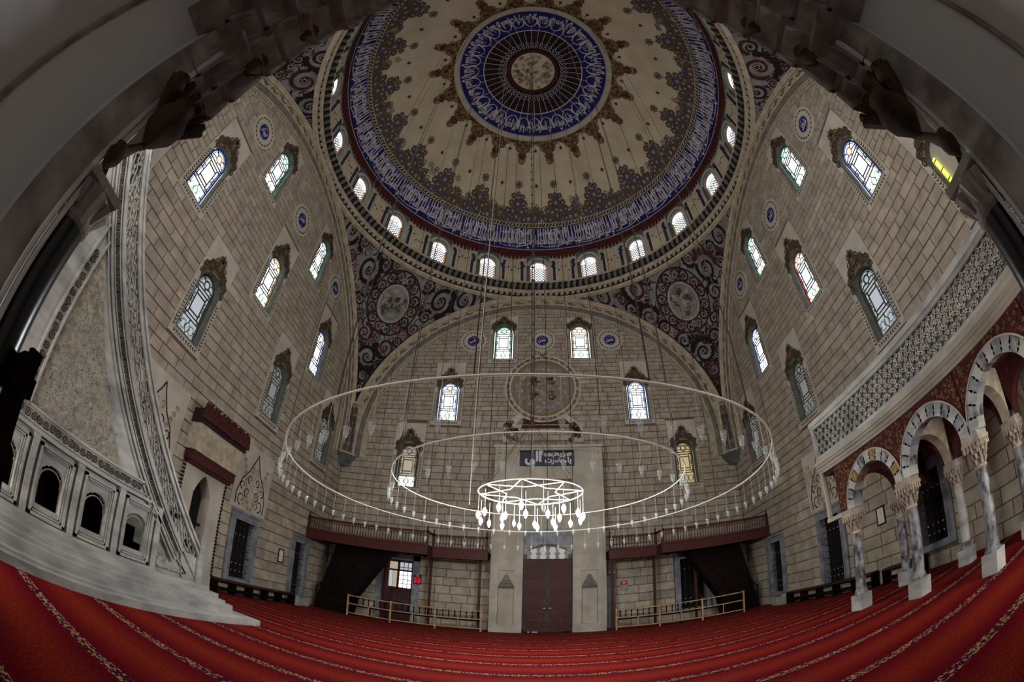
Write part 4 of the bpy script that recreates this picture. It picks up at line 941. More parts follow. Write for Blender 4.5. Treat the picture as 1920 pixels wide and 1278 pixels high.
for o, w_, d in ((.06, .06, .05), (.15, .025, .02), (.34, .025, .02), (.44, .05, .035), (.56, .03, .02)):
    mould(mb, (-3.3-o*.4, T(-3.3-o*.4, o)), (-9.0, T(-9.0, o)), w_, d)
for v, w_, d in ((1.83, .05, .04), (1.90, .02, .02), (2.06, .02, .02), (2.10, .04, .03)): mould(mb, (-9.9, v), (-4.35-(v-1.8)*1.0, v), w_, d)
for u, w_, d in ((-7.42, .04, .03), (-7.62, .04, .03)): mould(mb, (u, 2.1), (u, T(u, .5)), w_, d)
obj('side_mouldings', mb, M['marble'], mi)
mb = MB(); n = 62
for i in range(n):      # relief scroll bands
    y = -3.7-5.3*i/n; scroll(mb, MP, y, T(y, .245), .055, i, 1 if i % 2 else -1, .022, .0, 5)
for i in range(30): y = -4.75-4.2*i/30; scroll(mb, MP, y, 1.98, .05, i, 1 if i % 2 else -1, .020, .0, 5)
for i in range(17): v = 2.2+2.6*i/17; scroll(mb, MP, -7.52, v, .05, i, 1 if i % 2 else -1, .020, .0, 5)
obj('relief_scroll', mb, M['brown'], mi, kind='stuff')
# star lattice railing
def hankin(mb, g, poly_fn, s, ubox, vbox, ang, wd, d0, d1, warp, inner=True):
    """six-pointed star net on a hexagonal grid"""
    u0, u1 = ubox; v0, v1 = vbox; H = s*sqrt(3); n = 0
    i0 = int(u0/(1.5*s))-1; i1 = int(u1/(1.5*s))+2
    for i in range(i0, i1):
        for j in range(int(v0/H)-2, int(v1/H)+3):
            cu, cv = 1.5*s*i, H*(j+.5*(i % 2))
            ms = [(cu+s*sqrt(3)/2*cos(pi/6+pi/3*k), cv+s*sqrt(3)/2*sin(pi/6+pi/3*k)) for k in range(6)]
            R1 = s*(.40 if inner else .55)
            ins = [(cu+R1*cos(pi/3*k+pi/3), cv+R1*sin(pi/3*k+pi/3)) for k in range(6)]
            for k in range(6):
                for a, b in ((ms[k], ins[k]), (ins[k], ms[(k+1) % 6]), (ins[k], ins[(k+1) % 6]))[:3 if inner else 2]:
                    m = ((a[0]+b[0])/2, (a[1]+b[1])/2)
                    if u0 <= m[0] <= u1 and v0 <= m[1] <= v1: mb.bar(g, warp(*a), warp(*b), wd, d0, d1); n += 1
    return n
mb = MB(); wr = lambda u, v: (-2.80-u, low(-2.80-u)+v)
L0 = 6.6; vh = .50
hankin(mb, MP, None, .135, (0.10, 6.0), (.02, vh), 60, .018, -.05, -.015, wr, False)
obj('pierced_railing', mb, M['marble'], mi)
mb = MB()      # rails under and over the lattice
for a, b, d0, d1 in ((-.02, .03, -.09, .02), (vh-.02, vh+.05, -.09, .03), (vh+.06, vh+.13, -.12, -.0), (vh+.13, vh+.20, -.14, .035)):
    mb.plate(MP, [wr(0, a), wr(6.3, a), wr(6.3, b), wr(0, b)], d0, d1)
mb.plate(MP, [(-2.64, .56), (-2.64, 1.50), (-2.80, 1.62), (-2.80, .60)], -.14, .04)
mb.plate(MP, [(-2.80, .60), (-2.80, 1.10), (-3.35, 1.20), (-3.2, .60)], -.10, -.02)
obj('handrail', mb, M['marble'], mi)
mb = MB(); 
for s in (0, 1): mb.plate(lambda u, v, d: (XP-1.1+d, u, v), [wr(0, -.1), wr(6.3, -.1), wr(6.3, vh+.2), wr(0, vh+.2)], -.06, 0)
obj('far_railing', mb, M['wood_and_shade'], mi)  # shade behind the lattice put into the near-black colour of this railing
for i in range(18):     # treads between the railings
    mb = MB(); y = -2.9-.31*i; mb.box(XP-1.04, XP-.10, y-.33, y, .30+.31*i, .30+.31*(i+1)); obj('tread', mb, M['marble'], mi)
mb = MB(); mb.box(XP-1.15, XP+.02, -9.9, -8.45, 5.95, 6.15)
for x in (XP-1.08, XP-.06):
    for y in (-9.8, -8.5): mb.tube([(x, y, 6.1), (x, y, 8.6)], .06, 8)
mb.box(XP-1.2, XP+.06, -9.9, -8.4, 8.6, 8.8); mb.lathe([(.62, 8.8), (.3, 10.0), (.02, 11.2)], XP-.55, -9.15, 8); obj('kiosk', mb, M['marble'], mi)
# triangular relief panel at the foot
mb = MB(); mb.bar(MP, (-4.0, .70), (-3.15, .70), .03, -.06, -.02); mb.bar(MP, (-3.98, .70), (-3.98, 1.48), .03, -.06, -.02); mb.bar(MP, (-3.98, 1.5), (-3.1, .70), .04, -.06, -.02)
for i in range(16): u = r.uniform(-3.92, -3.4); v = r.uniform(.76, 1.3); (scroll(mb, MP, u, v, .045, i, 1, .014, -.052, 5) if v < .75+(-3.25-u)*.8 else None)
obj('foot_panel_relief', mb, M['marble_carved'], mi)

# ================================================================ WALL PULPIT NICHE on the minbar side
wp = thing('wall_pulpit', 'plastered projection with pointed doorway and red crested hood on the side wall', 'pulpit', (-10, .3, 0))
mb = MB(); g = off(LEFT, .30, 2.15); hole = [(-.42, -1.75), (.42, -1.75)]+[(.42*cos(pi*i/12), .75+.62*(1-abs(cos(pi*i/12))**1.6)) for i in range(13)]
holed_panel(mb, g, (-1.0, 1.05, -2.15, 2.1), hole, 0, .14, -.3); obj('plaster_face', mb, M['plaster'], wp)
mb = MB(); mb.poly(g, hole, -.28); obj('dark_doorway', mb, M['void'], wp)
mb = MB(); G = off(LEFT, .3, 0)
for i in range(34): 
    for s in (-1, 1): mb.mbox(G, s*1.05-.04, s*1.05+.04, .5+.115*i, .5+.115*i+.06, .10, .18)
mb.mbox(G, 1.0, 1.12, .4, 4.3, 0, .12); obj('twisted_corner_bead', mb, M['ink'], wp, kind='stuff')
mb = MB(); mb.mbox(G, -1.08, 1.12, 3.72, 4.02, 0, .42); mb.mbox(G, -1.02, 1.06, 3.62, 3.72, 0, .34); obj('red_soffit_band', mb, M['cornice_red'], wp)
mb = MB(); mb.mbox(G, -1.14, 1.18, 4.02, 4.85, 0, .50); obj('hood_block', mb, M['plaster_line'], wp)
cr_ = MB(); cr_.mbox(G, -1.18, 1.22, 4.85, 5.3, 0, .55); obj('crest_block', cr_, M['crest_dark'], wp)
mb = MB(); r = random.Random(4)
for row in range(3):
    for i in range(26):
        u = -1.18+2.4*i/25; mb.plate(G, [(u-.06, 5.0+.13*row), (u+.06, 5.0+.13*row), (u+.03, 5.14+.13*row), (u+r.uniform(-.03, .03), 5.22+.13*row+.08*r.random()), (u-.03, 5.14+.13*row)], .5, .60-.02*row+.04*r.random())
    for i in range(6):
        y = .5*i/5; mb.plate(lambda u_, v_, d_: G(1.22+d_, v_, u_), [(y-.05, 5.0+.13*row), (y+.05, 5.0+.13*row), (y, 5.24+.13*row)], 0, .04)
obj('leaf_crest', mb, M['cornice_red'], wp, kind='stuff')

# ================================================================ ROUNDEL, MEDALLIONS, PORTAL on the far wall
g = off(FAR, .17, 12.17)
ro = thing('great_roundel', 'large round painted panel with flower rim above the portal', 'roundel', g(0, 0, 0))
mb = MB(); mb.ring(g, 0, 0, 1.62, 1.96, 0, .06, 64); obj('rim', mb, M['plaster'], ro)
mb = MB(); mb.poly(g, [(-.5, 1.85), (.5, 1.85), (.15, 2.12), (0, 2.22), (-.15, 2.12)], .055)
obj('plaster_crest', mb, M['plaster'], ro)
for s in (-1, 1): mb = MB(); mb.poly(g, [(s*1.15, -1.5), (s*1.85, -2.1), (s*1.95, -2.35), (s*1.95, -3.05), (s*1.35, -3.05), (s*1.3, -2.0), (s*.95, -1.62)], .05); obj('plaster_shoulder', mb, M['plaster'], ro)
mb = MB(); mb.disc(g, 0, 0, 1.62, .03, 64); obj('painted_ground', mb, mat('violet grey painted ground', S(134,122,124), S(112,100,106), 9), ro)
mb = MB(); [mb.ring(g, 0, 0, a, a+.035, .03, .07, 64) for a in (1.46, 1.53, 1.60)]; obj('gold_rings', mb, M['gold'], ro)
m1, m2, m3 = MB(), MB(), MB(); r = random.Random(2)
for i in range(70):
    t = 2*pi*i/70; scroll(m1 if i % 3 else m2, g, 1.79*cos(t), 1.79*sin(t), .065, t, 1 if i % 2 else -1, .03, .065, 6)
for k in range(5): m1.ribbon(g, [(0, 1.9), (.10*(k-2), 2.02), (.13*(k-2), 2.14-.02*abs(k-2))], .04, .07)
for i in range(16):
    t = 2*pi*(i+.5)/16; rosette((m3, m1, M and m2), g, 1.14*cos(t), 1.14*sin(t), .10, .04, lobes=6)
for s in (-1, 1):
    for k in (-1, 1): m2.ribbon(g, circ(s*.42, k*.42-.05, .36, 24), .03, .045); m1.disc(g, s*.42, k*.42-.05, .26, .038, 12, lobes=5, amp=.2)
for i in range(130):
    t = r.random()*6.3; q = 1.38*sqrt(r.random()); scroll(m3 if i % 2 else m2, g, q*cos(t), q*sin(t), .07, t, 1, .022, .05, 4)
for s in (-1, 1):
    for i in range(16): scroll(m1, g, s*r.uniform(1.35, 1.8), r.uniform(-2.9, -1.95), r.uniform(.07, .13), r.random()*6, s, .04, .06, 6)
obj('dark_leaf_painting', m1, M['brown'], ro, kind='stuff'); obj('light_scroll_painting', m3, M['pale'], ro, kind='stuff'); obj('gold_scroll_painting', m2, M['gold'], ro, kind='stuff')
mb = MB(); mb.mbox(g, -1.3, 1.3, -2.05, -1.72, 0, .04); mb.mbox(g, -1.05, 1.05, -2.25, -2.12, 0, .05); obj('red_bracket_painting', mb, M['cornice_red'], ro)
def medallion(F, u, z, txt, lab, flip=1):
    g0 = off(F, u, z); g = (lambda a, b, d: g0(flip*a, b, d)); o = thing('calligraphy_medallion', lab, 'medallion', g(0, 0, 0), group='blue calligraphy medallions of the side and far walls')
    mb = MB(); mb.ring(g, 0, 0, .36, .72, 0, .04, 40); obj('painted_ring', mb, M['plaster'], o)
    mb = MB(); [mb.disc(g, .57*cos(2*pi*i/20), .57*sin(2*pi*i/20), .05, .045, 8, lobes=4, amp=.3) for i in range(20)]; mb.ribbon(g, circ(0, 0, .57, 36), .02, .043); obj('painted_leaves', mb, M['leafpaint'], o, kind='stuff')
    mb = MB(); mb.disc(g, 0, 0, .365, .035, 36); obj('blue_disc', mb, M['blue'], o)
    mb = MB(); mb.ribbon(g, circ(0, 0, .335, 36), .022, .045); put_text(mb, g, text2d(txt, .03), -.22, .22, -.16, .14, .045); put_text(mb, g, text2d('رضي الله عنه', .02), -.16, .16, .15, .25, .045); mb.disc(g, .1, -.23, .02, .045, 6); mb.disc(g, .04, -.24, .02, .045, 6)
    obj('script', mb, M['script'], o)
for u, t, l in ((-3.63, 'علي', 'minbar side of the far wall'), (.17, 'حسن', 'centre of the far wall, over the great roundel'), (3.93, 'حسين', 'loggia side of the far wall')): medallion(FAR, u, 15.12, t, 'blue medallion with white script, '+l)
for u, t, l in zip(SY['m'], ('ابوبكر', 'عمر', 'عثمان'), ('next to the niche', 'middle one', 'next to the far corner')): medallion(LEFT, u, 14.78, t, 'blue medallion with white script high on the minbar-side wall, '+l)
for u, t, l in zip(SY['m'], ('سعد', 'زبير', 'طلحة'), ('next to the niche', 'middle one', 'next to the far corner')): medallion(RIGHT, u, 14.78, t, 'blue medallion with white script high on the loggia-side wall, '+l, -1)
# portal
pt = thing('portal', 'tall pale stone entrance portal with inscribed plaque and side niches', 'portal', (.4, 9.5, 0)); PO = lambda u, v, d: (u, 9.0-d, v)
mb = MB()
for a, b in ((-2.02, -.66), (1.42, 2.84)):
    c = (a+b)/2
    mb.box(a, b, 9.0, 10.1, 2.8, 7.0); mb.box(a, c-.34, 9.0, 10.1, 0, 2.8); mb.box(c+.34, b, 9.0, 10.1, 0, 2.8); mb.box(c-.34, c+.34, 9.0, 10.1, 0, .38); mb.box(c-.34, c+.34, 9.22, 10.1, .38, 2.8)
    mb.box(c-.34, c+.34, 9.07, 10.1, 2.05, 2.8)
mb.box(-2.02, 2.84, 9.0, 10.1, 7.0, 8.62); mb.box(-.7, 1.46, 9.42, 10.1, 3.3, 7.1); obj('masonry', mb, M['portal'], pt)
mb = MB()
for z, w_, p in ((8.5, .12, .08), (8.38, .05, .05), (8.28, .03, .03)): mb.box(-2.02-p, 2.84+p, 9.0-p, 9.3, z, z+w_)
for u in (-1.94, -1.86, 2.72, 2.64): mb.box(u, u+.05, 8.975, 9.1, .1, 8.25)
for u in (-.72, 1.42): mb.box(u, u+.06, 8.97, 9.1, 0, 7.05)
mb.box(-1.9, 2.72, 8.975, 9.1, 8.2, 8.25); obj('mouldings', mb, M['portal'], pt)
for a, b in ((-2.02, -.66), (1.42, 2.84)):
    c = (a+b)/2; mb = MB()
    for k in range(4):
        w_ = .30-.06*k; n_ = 6-k
        for i in range(n_): u = c-w_+2*w_*(i+.5)/n_; mb.tube([(u, 9.10+.02*k, 2.02+.13*k), (u, 9.04, 2.13+.13*k)], .04, 5, radii=[.01, .045])
    mb.plate(PO, [(c-.36, 2.05), (c+.36, 2.05), (c+.2, 2.35), (c+.06, 2.62), (c-.06, 2.62), (c-.2, 2.35)], -.06, -.03)
    obj('niche_stalactites', mb, M['midgrey'], pt)
mb = MB(); mb.mbox(PO, -.66, 1.42, 3.9, 4.75, -.4, -.34); obj('blue_grey_slab', mb, M['marble_blue'], pt)
# low arched lintel in interlocking stones: each stone its own piece
for i in range(9):
    a = -.52+1.80*i/9; b = a+1.80/9; ya = lambda x: 3.92-.55*((x-.38)/1.05)**2*.55; mb = MB(); c = (a+b)/2
    up = [(b, ya(b)), (a, ya(a))]; e = .05*(1 if i % 2 else -1)
    mb.plate(PO, [(a, 3.36), (b, 3.36), (b+e, 3.50), (b-e*.6, 3.60), (b+e, 3.70), up[0], up[1], (a+e*-1, 3.70), (a+e*.6, 3.60), (a-e, 3.50)], -.36, -.24 if i % 2 else -.23)
    obj('lintel_stone', mb, M['white'] if i % 2 else M['marble_blue'], pt)
mb = MB(); mb.plate(PO, [(-.66, 3.36), (-.66, 3.58), (-.5, 3.62), (-.4, 3.86), (-.2, 3.9), (0, 4.02), (.38, 4.06), (.76, 4.02), (.96, 3.9), (1.16, 3.86), (1.26, 3.62), (1.42, 3.58), (1.42, 3.36)], -.4, -.27); obj('cusped_moulding', mb, M['frame_grey'], pt)
g = lambda u, v, d: PO(.33+u, 8.0+v, d)
pq = MB(); pq.mbox(g, -1.23, 1.23, -.40, .42, 0, .03); pl = obj('inscription_plaque', pq, mat('slate plaque', S(64,68,78), S(50,54,64), 5), pt)
mb = MB(); put_text(mb, g, text2d('يا حضرت', .045), -.1, 1.1, -.34, .04, .04); put_text(mb, g, text2d('الى', .045), -1.0, -.25, -.36, .34, .04); put_text(mb, g, text2d('طبيب', .04), .1, 1.12, .0, .34, .04); put_text(mb, g, text2d('حبيبة', .04), -.35, .55, .06, .36, .042); mb.bar(g, (-.33, -.2), (-.33, .36), .045, .03, .043)
obj('script', mb, M['script'], pl)
# carved double door
dr_ = struct('door_1', (.38, 9.35, 0), 'dark carved double door of the portal', 'door')
for s in (-1, 1):
    mb = MB(); c = .38+s*.52; mb.box(c-.51, c+.51, 9.34, 9.40, .04, 3.36); lf = obj('leaf', mb, M['doorwood'], dr_)
    for (z0, z1) in ((.15, .55), (.62, .95), (1.02, 1.40), (1.47, 1.60), (1.67, 2.10), (2.17, 2.30), (2.37, 2.80), (2.87, 3.25)):
        mb = MB(); mb.box(c-.40, c+.40, 9.325, 9.345, z0, z1)
        for q in range(7):
            x = c-.36+.72*q/6; 
            if z1-z0 > .2: mb.bar(lambda u, v, d: (u, 9.325-d, v), (x-.06, z0+.03), (x+.06, z1-.03), .02, 0, .012); mb.bar(lambda u, v, d: (u, 9.325-d, v), (x+.06, z0+.03), (x-.06, z1-.03), .02, 0, .012)
        obj('carved_panel', mb, M['wood'], lf)
    mb = MB(); mb.tube([(c-s*.44, 9.32, 1.12), (c-s*.36, 9.29, 1.12)], .018, 6); obj('door_handle', mb, M['white_metal'], lf)
mb = MB(); mb.box(.32, .44, 9.31, 9.35, .04, 3.36); mb.box(-.14, .95, 9.37, 9.40, .005, .035) ; obj('meeting_rail', mb, M['doorwood'], dr_)
mb = MB(); mb.box(-.42, -.34, 9.30, 9.34, .008, .03); mb.box(-.24, -.0, 9.30, 9.34, .008, .03); obj('daylight_gap', mb, M['half'], dr_)
# glazed side door with daylight
g = off(FAR, -6.35, 0)
sd_ = struct('door_2', g(0, 0, 0), 'half-glazed wooden side door with daylight behind it', 'door')
mb = MB()
for s in (-1, 1): mb.mbox(g, s*.72, s*1.04, 0, 3.3, -.35, .05)
mb.mbox(g, -1.04, 1.04, 3.02, 3.3, -.35, .05); obj('marble_frame', mb, M['marble_blue'], sd_)
mb = MB(); mb.mbox(g, -.72, .72, 3.02, 3.0, -.3, -.1)
mb = MB(); mb.mbox(g, -.56, .68, 0, 1.62, -.2, -.14); obj('wooden_leaf', mb, M['wood'], sd_)
mb = MB()
for a, b, c, e in ((-.72, -.56, 0, 3.0), (.62, .72, 0, 3.0), (-.06, .04, 1.6, 3.0), (-.6, .7, 1.58, 1.68), (-.6, .7, 2.48, 2.56), (-.72, .72, 2.92, 3.02)): mb.mbox(g, a, b, c, e, -.22, -.12)
obj('door_frame', mb, M['wood'], sd_)
for a, b, c, e, m_ in ((-.54, -.30, 1.68, 2.48, 'half'), (-.28, -.06, 1.68, 2.48, 'beige'), (.04, .60, 1.68, 2.48, 'lit'), (-.54, -.06, 2.56, 2.92, 'beige'), (.04, .62, 2.56, 2.92, 'half'), (-.71, -.66, .6, 3.0, 'half')):
    mb = MB(); mb.mbox(g, a, b, c, e, -.20, -.18); obj('pane', mb, M[m_], sd_)
mb = MB()
for v in (1.86, 2.06, 2.28, 2.66): mb.mbox(g, .04, .62, v, v+.03, -.18, -.15)
for u in (.22, .42): mb.mbox(g, u, u+.025, 1.68, 2.92, -.18, -.15)
obj('glazing_bar', mb, M['wood'], sd_)
for q in range(2): mb = MB(); mb.mbox(g, -.5+.58*q, -.5+.58*q+.5, .2, 1.45, -.15, -.12); obj('door_panel', mb, M['doorwood'], sd_)
# ================================================================ GALLERIES
bal = None
def baluster_mesh():
    mb = MB(); mb.lathe([(.022, 0), (.022, .06), (.014, .08), (.026, .16), (.014, .24), (.014, .30), (.026, .38), (.014, .44), (.022, .46), (.022, .50)], n=8); me = bpy.data.meshes.new('baluster'); me.from_pydata(mb.v, [], mb.f); me.materials.append(M['wood']); return me
BM = baluster_mesh()
def gallery(xs, lab, s, posts):
    """xs: wall end, step, portal end"""
    x0, x1, x2 = xs; ya, yb = 7.55, 8.35
    t = thing('wooden_gallery', lab, 'gallery', ((x0+x2)/2, 8.8, 0))
    for a, b, y in ((x0, x1, ya), (x1, x2, yb)):
        a, b = min(a, b), max(a, b)
        mb = MB(); mb.box(a, b, y, 9.97, 3.44, 3.58); obj('floor_boarding', mb, M['wood_and_shade'], t)
        mb = MB(); mb.box(a-.02, b+.02, y-.06, y+.06, 3.16, 3.58); mb.box(a-.03, b+.03, y-.09, y+.06, 3.54, 3.60); mb.box(a-.02, b+.02, y-.08, y+.04, 3.16, 3.22); obj('front_beam', mb, M['wood'], t)
        mb = MB(); mb.box(a, b, y-.05, y+.05, 4.10, 4.18); mb.box(a, b, y-.03, y+.03, 3.60, 3.64); obj('handrail', mb, M['wood'], t)
        n = int((b-a)/.125)
        for i in range(n):
            o = bpy.data.objects.new('baluster', BM); o.location = Vector((a+(b-a)*(i+.5)/n, y, 3.62))-ORG[t.name]; link(o, t, {})
        for x in (a+.04, b-.04):
            mb = MB(); mb.box(x-.05, x+.05, y-.05, y+.05, 3.6, 4.22); mb.lathe([(.05, 4.22), (.02, 4.26), (.045, 4.31), (.02, 4.37), (.005, 4.46)], x, y, 8); obj('newel', mb, M['wood'], t)

        for i in range(int((b-a)/.8)+1):
            x = a+.1+.8*i; mb = MB(); mb.box(x-.05, x+.05, y, 9.97, 3.28, 3.44); obj('joist', mb, M['wood_and_shade'], t)
    mb = MB(); mb.box(min(x1, x1+.01)-.03, x1+.03, ya, yb, 3.16, 3.60); obj('return_beam', mb, M['wood'], t); mb = MB(); mb.box(x1-.03, x1+.03, ya, yb, 4.1, 4.18); obj('return_handrail', mb, M['wood'], t)
    for x in posts:
        yp = 9.25; mb = MB(); mb.box(x-.055, x+.055, yp-.055, yp+.055, 0, 3.30); obj('post', mb, M['wood'], t)
    mb = MB(); mb.box(min(x0, x2), max(x0, x2), 9.17, 9.33, 3.28, 3.44); obj('bearer', mb, M['wood_and_shade'], t)
    # stair rising from the side wall; dark boarding added for the gallery's shade
    S = thing('gallery_stair', 'wooden stair climbing under the gallery with dark boarding for its shade, '+lab.split(',')[1].strip(), 'stair', (x0+s*2.0, 8.6, 0))
    n = 15
    for i in range(n):
        xa = x0+s*(.35+.17*i); mb = MB(); mb.box(min(xa, xa+s*.2), max(xa, xa+s*.2), 8.5, 9.15, .2*i+.02, .2*(i+1)+.02); obj('tread', mb, M['wood_and_shade'], S)
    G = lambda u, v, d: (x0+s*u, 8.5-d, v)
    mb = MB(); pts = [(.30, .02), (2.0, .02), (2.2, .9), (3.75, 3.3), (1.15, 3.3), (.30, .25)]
    mb.add([G(u, v, .06) for u, v in pts]+[G(u, v, 0) for u, v in pts]+[G(u, v, -.65) for u, v in pts], [(0, 1, 2), (0, 2, 5), (2, 3, 4), (2, 4, 5)]+[(i, (i+1) % 6, 6+(i+1) % 6, 6+i) for i in range(6)]+[(6+i, 6+(i+1) % 6, 12+(i+1) % 6, 12+i) for i in (1, 2)]); obj('shade_boarding', mb, M['wood_and_shade'], S)
    mb = MB(); mb.tube([G(.35, 1.0, .05), G(1.2, 2.0, .05)], .035, 6); mb.tube([G(.35, .1, .05), G(.35, 1.1, .05)], .04, 6); obj('handrail', mb, M['wood_and_shade'], S)
gallery((-9.98, -4.42, -2.10), 'dark red wooden balustraded gallery beside the portal, minbar side', 1, (-6.57, -4.62, -2.48))
gallery((9.98, 4.92, 2.88), 'dark red wooden balustraded gallery beside the portal, loggia side', -1, (6.9, 4.99, 3.13))
# low fences in front of the galleries
def fence(a, b, lab):
    L = hypot(b[0]-a[0], b[1]-a[1]); tx, ty = (b[0]-a[0])/L, (b[1]-a[1])/L; t = thing('low_fence', lab, 'fence', (a[0], a[1], 0)); G = lambda u, v, d: (a[0]+tx*u+ty*d, a[1]+ty*u-tx*d, v)
    n = 3
    for i in range(n+1): mb = MB(); u = L*i/n; mb.mbox(G, u-.035, u+.035, 0, .98, -.035, .035); obj('post', mb, M['wood_pale'], t)
    for v in (.93, .56, .14): mb = MB(); mb.mbox(G, 0, L, v-.02, v+.02, -.02, .02); obj('rail', mb, M['wood_pale'], t)
    for i in range(n): mb = MB(); u = L*(i+.5)/n; mb.mbox(G, u-.02, u+.02, .14, .56, -.018, .018); obj('stile', mb, M['wood_pale'], t)
    m = int(L/.24)
    for i in range(m):
        mb = MB(); u = L*(i+.5)/m; c = G(u, 0, -.25); mb.lathe([(.018, .50), (.018, .56), (.03, .64), (.015, .72), (.03, .80), (.018, .88), (.018, .92)], c[0], c[1], 6); obj('turned_spindle', mb, M['wood_and_shade'], t)
    mb = MB(); mb.mbox(G, 0, L, .90, .95, -.29, -.21); mb.mbox(G, 0, L, .46, .51, -.29, -.21); obj('back_rail', mb, M['wood_and_shade'], t)
    for i in range(7): mb = MB(); mb.mbox(G, L*i/6-.03*(i > 0), L*i/6+.03, 0, .5, -.28, -.22); obj('back_stile', mb, M['wood_and_shade'], t)
fence((-7.85, 8.05), (-2.30, 8.78), 'low pale timber fence with spindles, in front of the lit side door')
fence((3.22, 8.80), (8.40, 7.45), 'low pale timber fence with spindles, in front of the black barred opening')
# prayer time display, wall device
t = thing('led_board', 'small black board with glowing red figures beside the lit side door', 'display', (-5.38, 9.93, 1.95))
mb = MB(); mb.box(-5.56, -5.20, 9.92, 9.98, 1.93, 2.38); obj('casing', mb, M['iron'], t)
RED = glow('red figures', (1, .03, .06), 1.2); T6 = ['06:12', '13:05', '16:20', '18:44', '20:07']
m0 = MB(); put_text(m0, lambda u, v, d: (u, 9.915-d, v), text2d('14:35', .03, False), -5.46, -5.30, 2.30, 2.36, 0)
for i, s_ in enumerate(T6): put_text(m0, lambda u, v, d: (u, 9.915-d, v), text2d(s_, .03, False), -5.53, -5.40, 2.22-.06*i, 2.26-.06*i, 0); put_text(m0, lambda u, v, d: (u, 9.915-d, v), text2d(s_, .03, False), -5.36, -5.23, 2.22-.06*i, 2.26-.06*i, 0)
obj('figures', m0, RED, t, kind='stuff')
t = thing('wall_device', 'small grey box with red display and white cable on the wall by the portal', 'device', (3.75, 9.93, 1.8))
mb = MB(); mb.box(3.6, 3.92, 9.9, 9.98, 1.82, 2.10); obj('casing', mb, M['marble_blue'], t)
mb = MB(); mb.box(3.62, 3.90, 9.88, 9.95, 2.08, 2.22); obj('display_housing', mb, M['iron'], t)
mb = MB(); put_text(mb, lambda u, v, d: (u, 9.875-d, v), text2d('888', .03, False), 3.66, 3.86, 2.11, 2.19, 0); obj('display', mb, RED, t)
mb = MB(); mb.tube([(3.75, 9.95, 1.82), (3.75, 9.95, .5)], .012, 5); obj('cable', mb, M['white'], t)
t = thing('roller_banner', 'narrow pale standing panel beside the portal under the gallery', 'panel', (3.1, 9.7, 0))
mb = MB(); mb.box(2.95, 3.3, 9.7, 9.73, .05, 2.55); obj('panel', mb, M['marble_blue'], t); mb = MB(); mb.box(2.9, 3.35, 9.6, 9.8, 0, .05); obj('foot', mb, M['iron'], t); mb = MB(); mb.box(2.93, 3.32, 9.69, 9.74, 2.55, 2.6); obj('top_rail', mb, M['iron'], t)
# framed sheets
for (F, u, z, l) in ((LEFT, 5.65, 1.97, 'small framed sheet on the minbar-side wall between two dark openings'), (RIGHT, .22, 2.13, 'small framed sheet on the wall seen through the first loggia arch')):
    g = off(F, u, z); t = thing('framed_sheet', l, 'frame', g(0, 0, 0)); mb = MB()
    for q in ((-.2, .2, -.29, -.24), (-.2, .2, .24, .29), (-.2, -.165, -.29, .29), (.165, .2, -.29, .29)): mb.mbox(g, *q, .01, .05)
    obj('frame', mb, M['iron'], t); mb = MB(); mb.mbox(g, -.165, .165, -.24, .24, .01, .03); obj('sheet', mb, M['white'], t)
# wooden shelves along the walls and two stone blocks
def shelf(x0, x1, y0, y1, lab):
    t = thing('wall_shelf', lab, 'shelf', ((x0+x1)/2, (y0+y1)/2, 0)); mb = MB(); mb.box(x0, x1, y0, y1, .44, .50); obj('top_board', mb, M['wood'], t); mb = MB(); mb.box(x0, x1, y0, y1, .16, .20); obj('lower_board', mb, M['wood_and_shade'], t)
    n = max(2, int((y1-y0)/.9)+1)
    for i in range(n): y = y0+(y1-y0-.05)*i/(n-1); mb = MB(); mb.box(x0, x1, y, y+.05, 0, .44); obj('upright', mb, M['wood_and_shade'], t)
shelf(-9.95, -9.6, 1.45, 6.55, 'low dark shelf along the minbar-side wall under the studded opening')
shelf(9.6, 9.95, .6, 5.9, 'low dark shelf along the loggia-side wall under the painted panel')
shelf(9.6, 9.95, -1.6, .1, 'short low dark shelf along the wall behind the first two loggia columns')
for x, y, l in ((-9.75, 6.95, 'white stone block on the floor at the end of the minbar-side shelf'), (9.75, 6.3, 'white stone block on the floor at the end of the loggia-side shelf')):
    t = thing('stone_block', l, 'block', (x, y, 0)); mb = MB(); mb.box(x-.25, x+.2, y-.3, y+.3, 0, .34); mb.box(x-.2, x+.2, y+.3, y+.75, 0, .2); mb.lathe([(.1, .34), (.12, .38), (.08, .42), (0, .42)], x, y, 8); obj('block', mb, M['marble'], t)

# ================================================================ LOGGIA on marble columns
lo = thing('royal_loggia', 'raised loggia with pierced stone parapet on striped arches', 'loggia', (8.3, -5.5, 0)); XL = 6.7
LP = lambda u, v, d: (XL-d, u, v)
mb = MB()
for a, b, d in ((3.50, 3.56, .02), (3.56, 3.64, .06), (3.64, 3.70, .12), (3.70, 3.78, .16), (3.78, 3.84, .10)): mb.mbox(LP, -9.98, -1.12, a, b, -.2, d)
mb.box(XL, 9.98, -1.32, -1.12, 3.5, 3.84); obj('cornice', mb, M['portal'], lo)
mb = MB(); mb.mbox(LP, -9.98, -1.12, 3.84, 3.93, -.12, .04); mb.mbox(LP, -9.98, -1.12, 4.62, 4.70, -.12, .04); mb.mbox(LP, -9.98, -1.12, 4.70, 4.82, -.16, .08)
for y in (-1.12, -9.9): mb.mbox(LP, y-.10, y, 3.84, 4.82, -.12, .05)
mb.box(XL+.1, 9.98, -1.24, -1.12, 3.84, 4.8); obj('parapet_rails', mb, M['marble'], lo)
mb = MB(); hankin(mb, LP, None, .19, (-9.9, -1.24), (3.95, 4.60), 60, .032, -.08, .0, lambda u, v: (u, v)); obj('pierced_parapet', mb, M['marble'], lo)
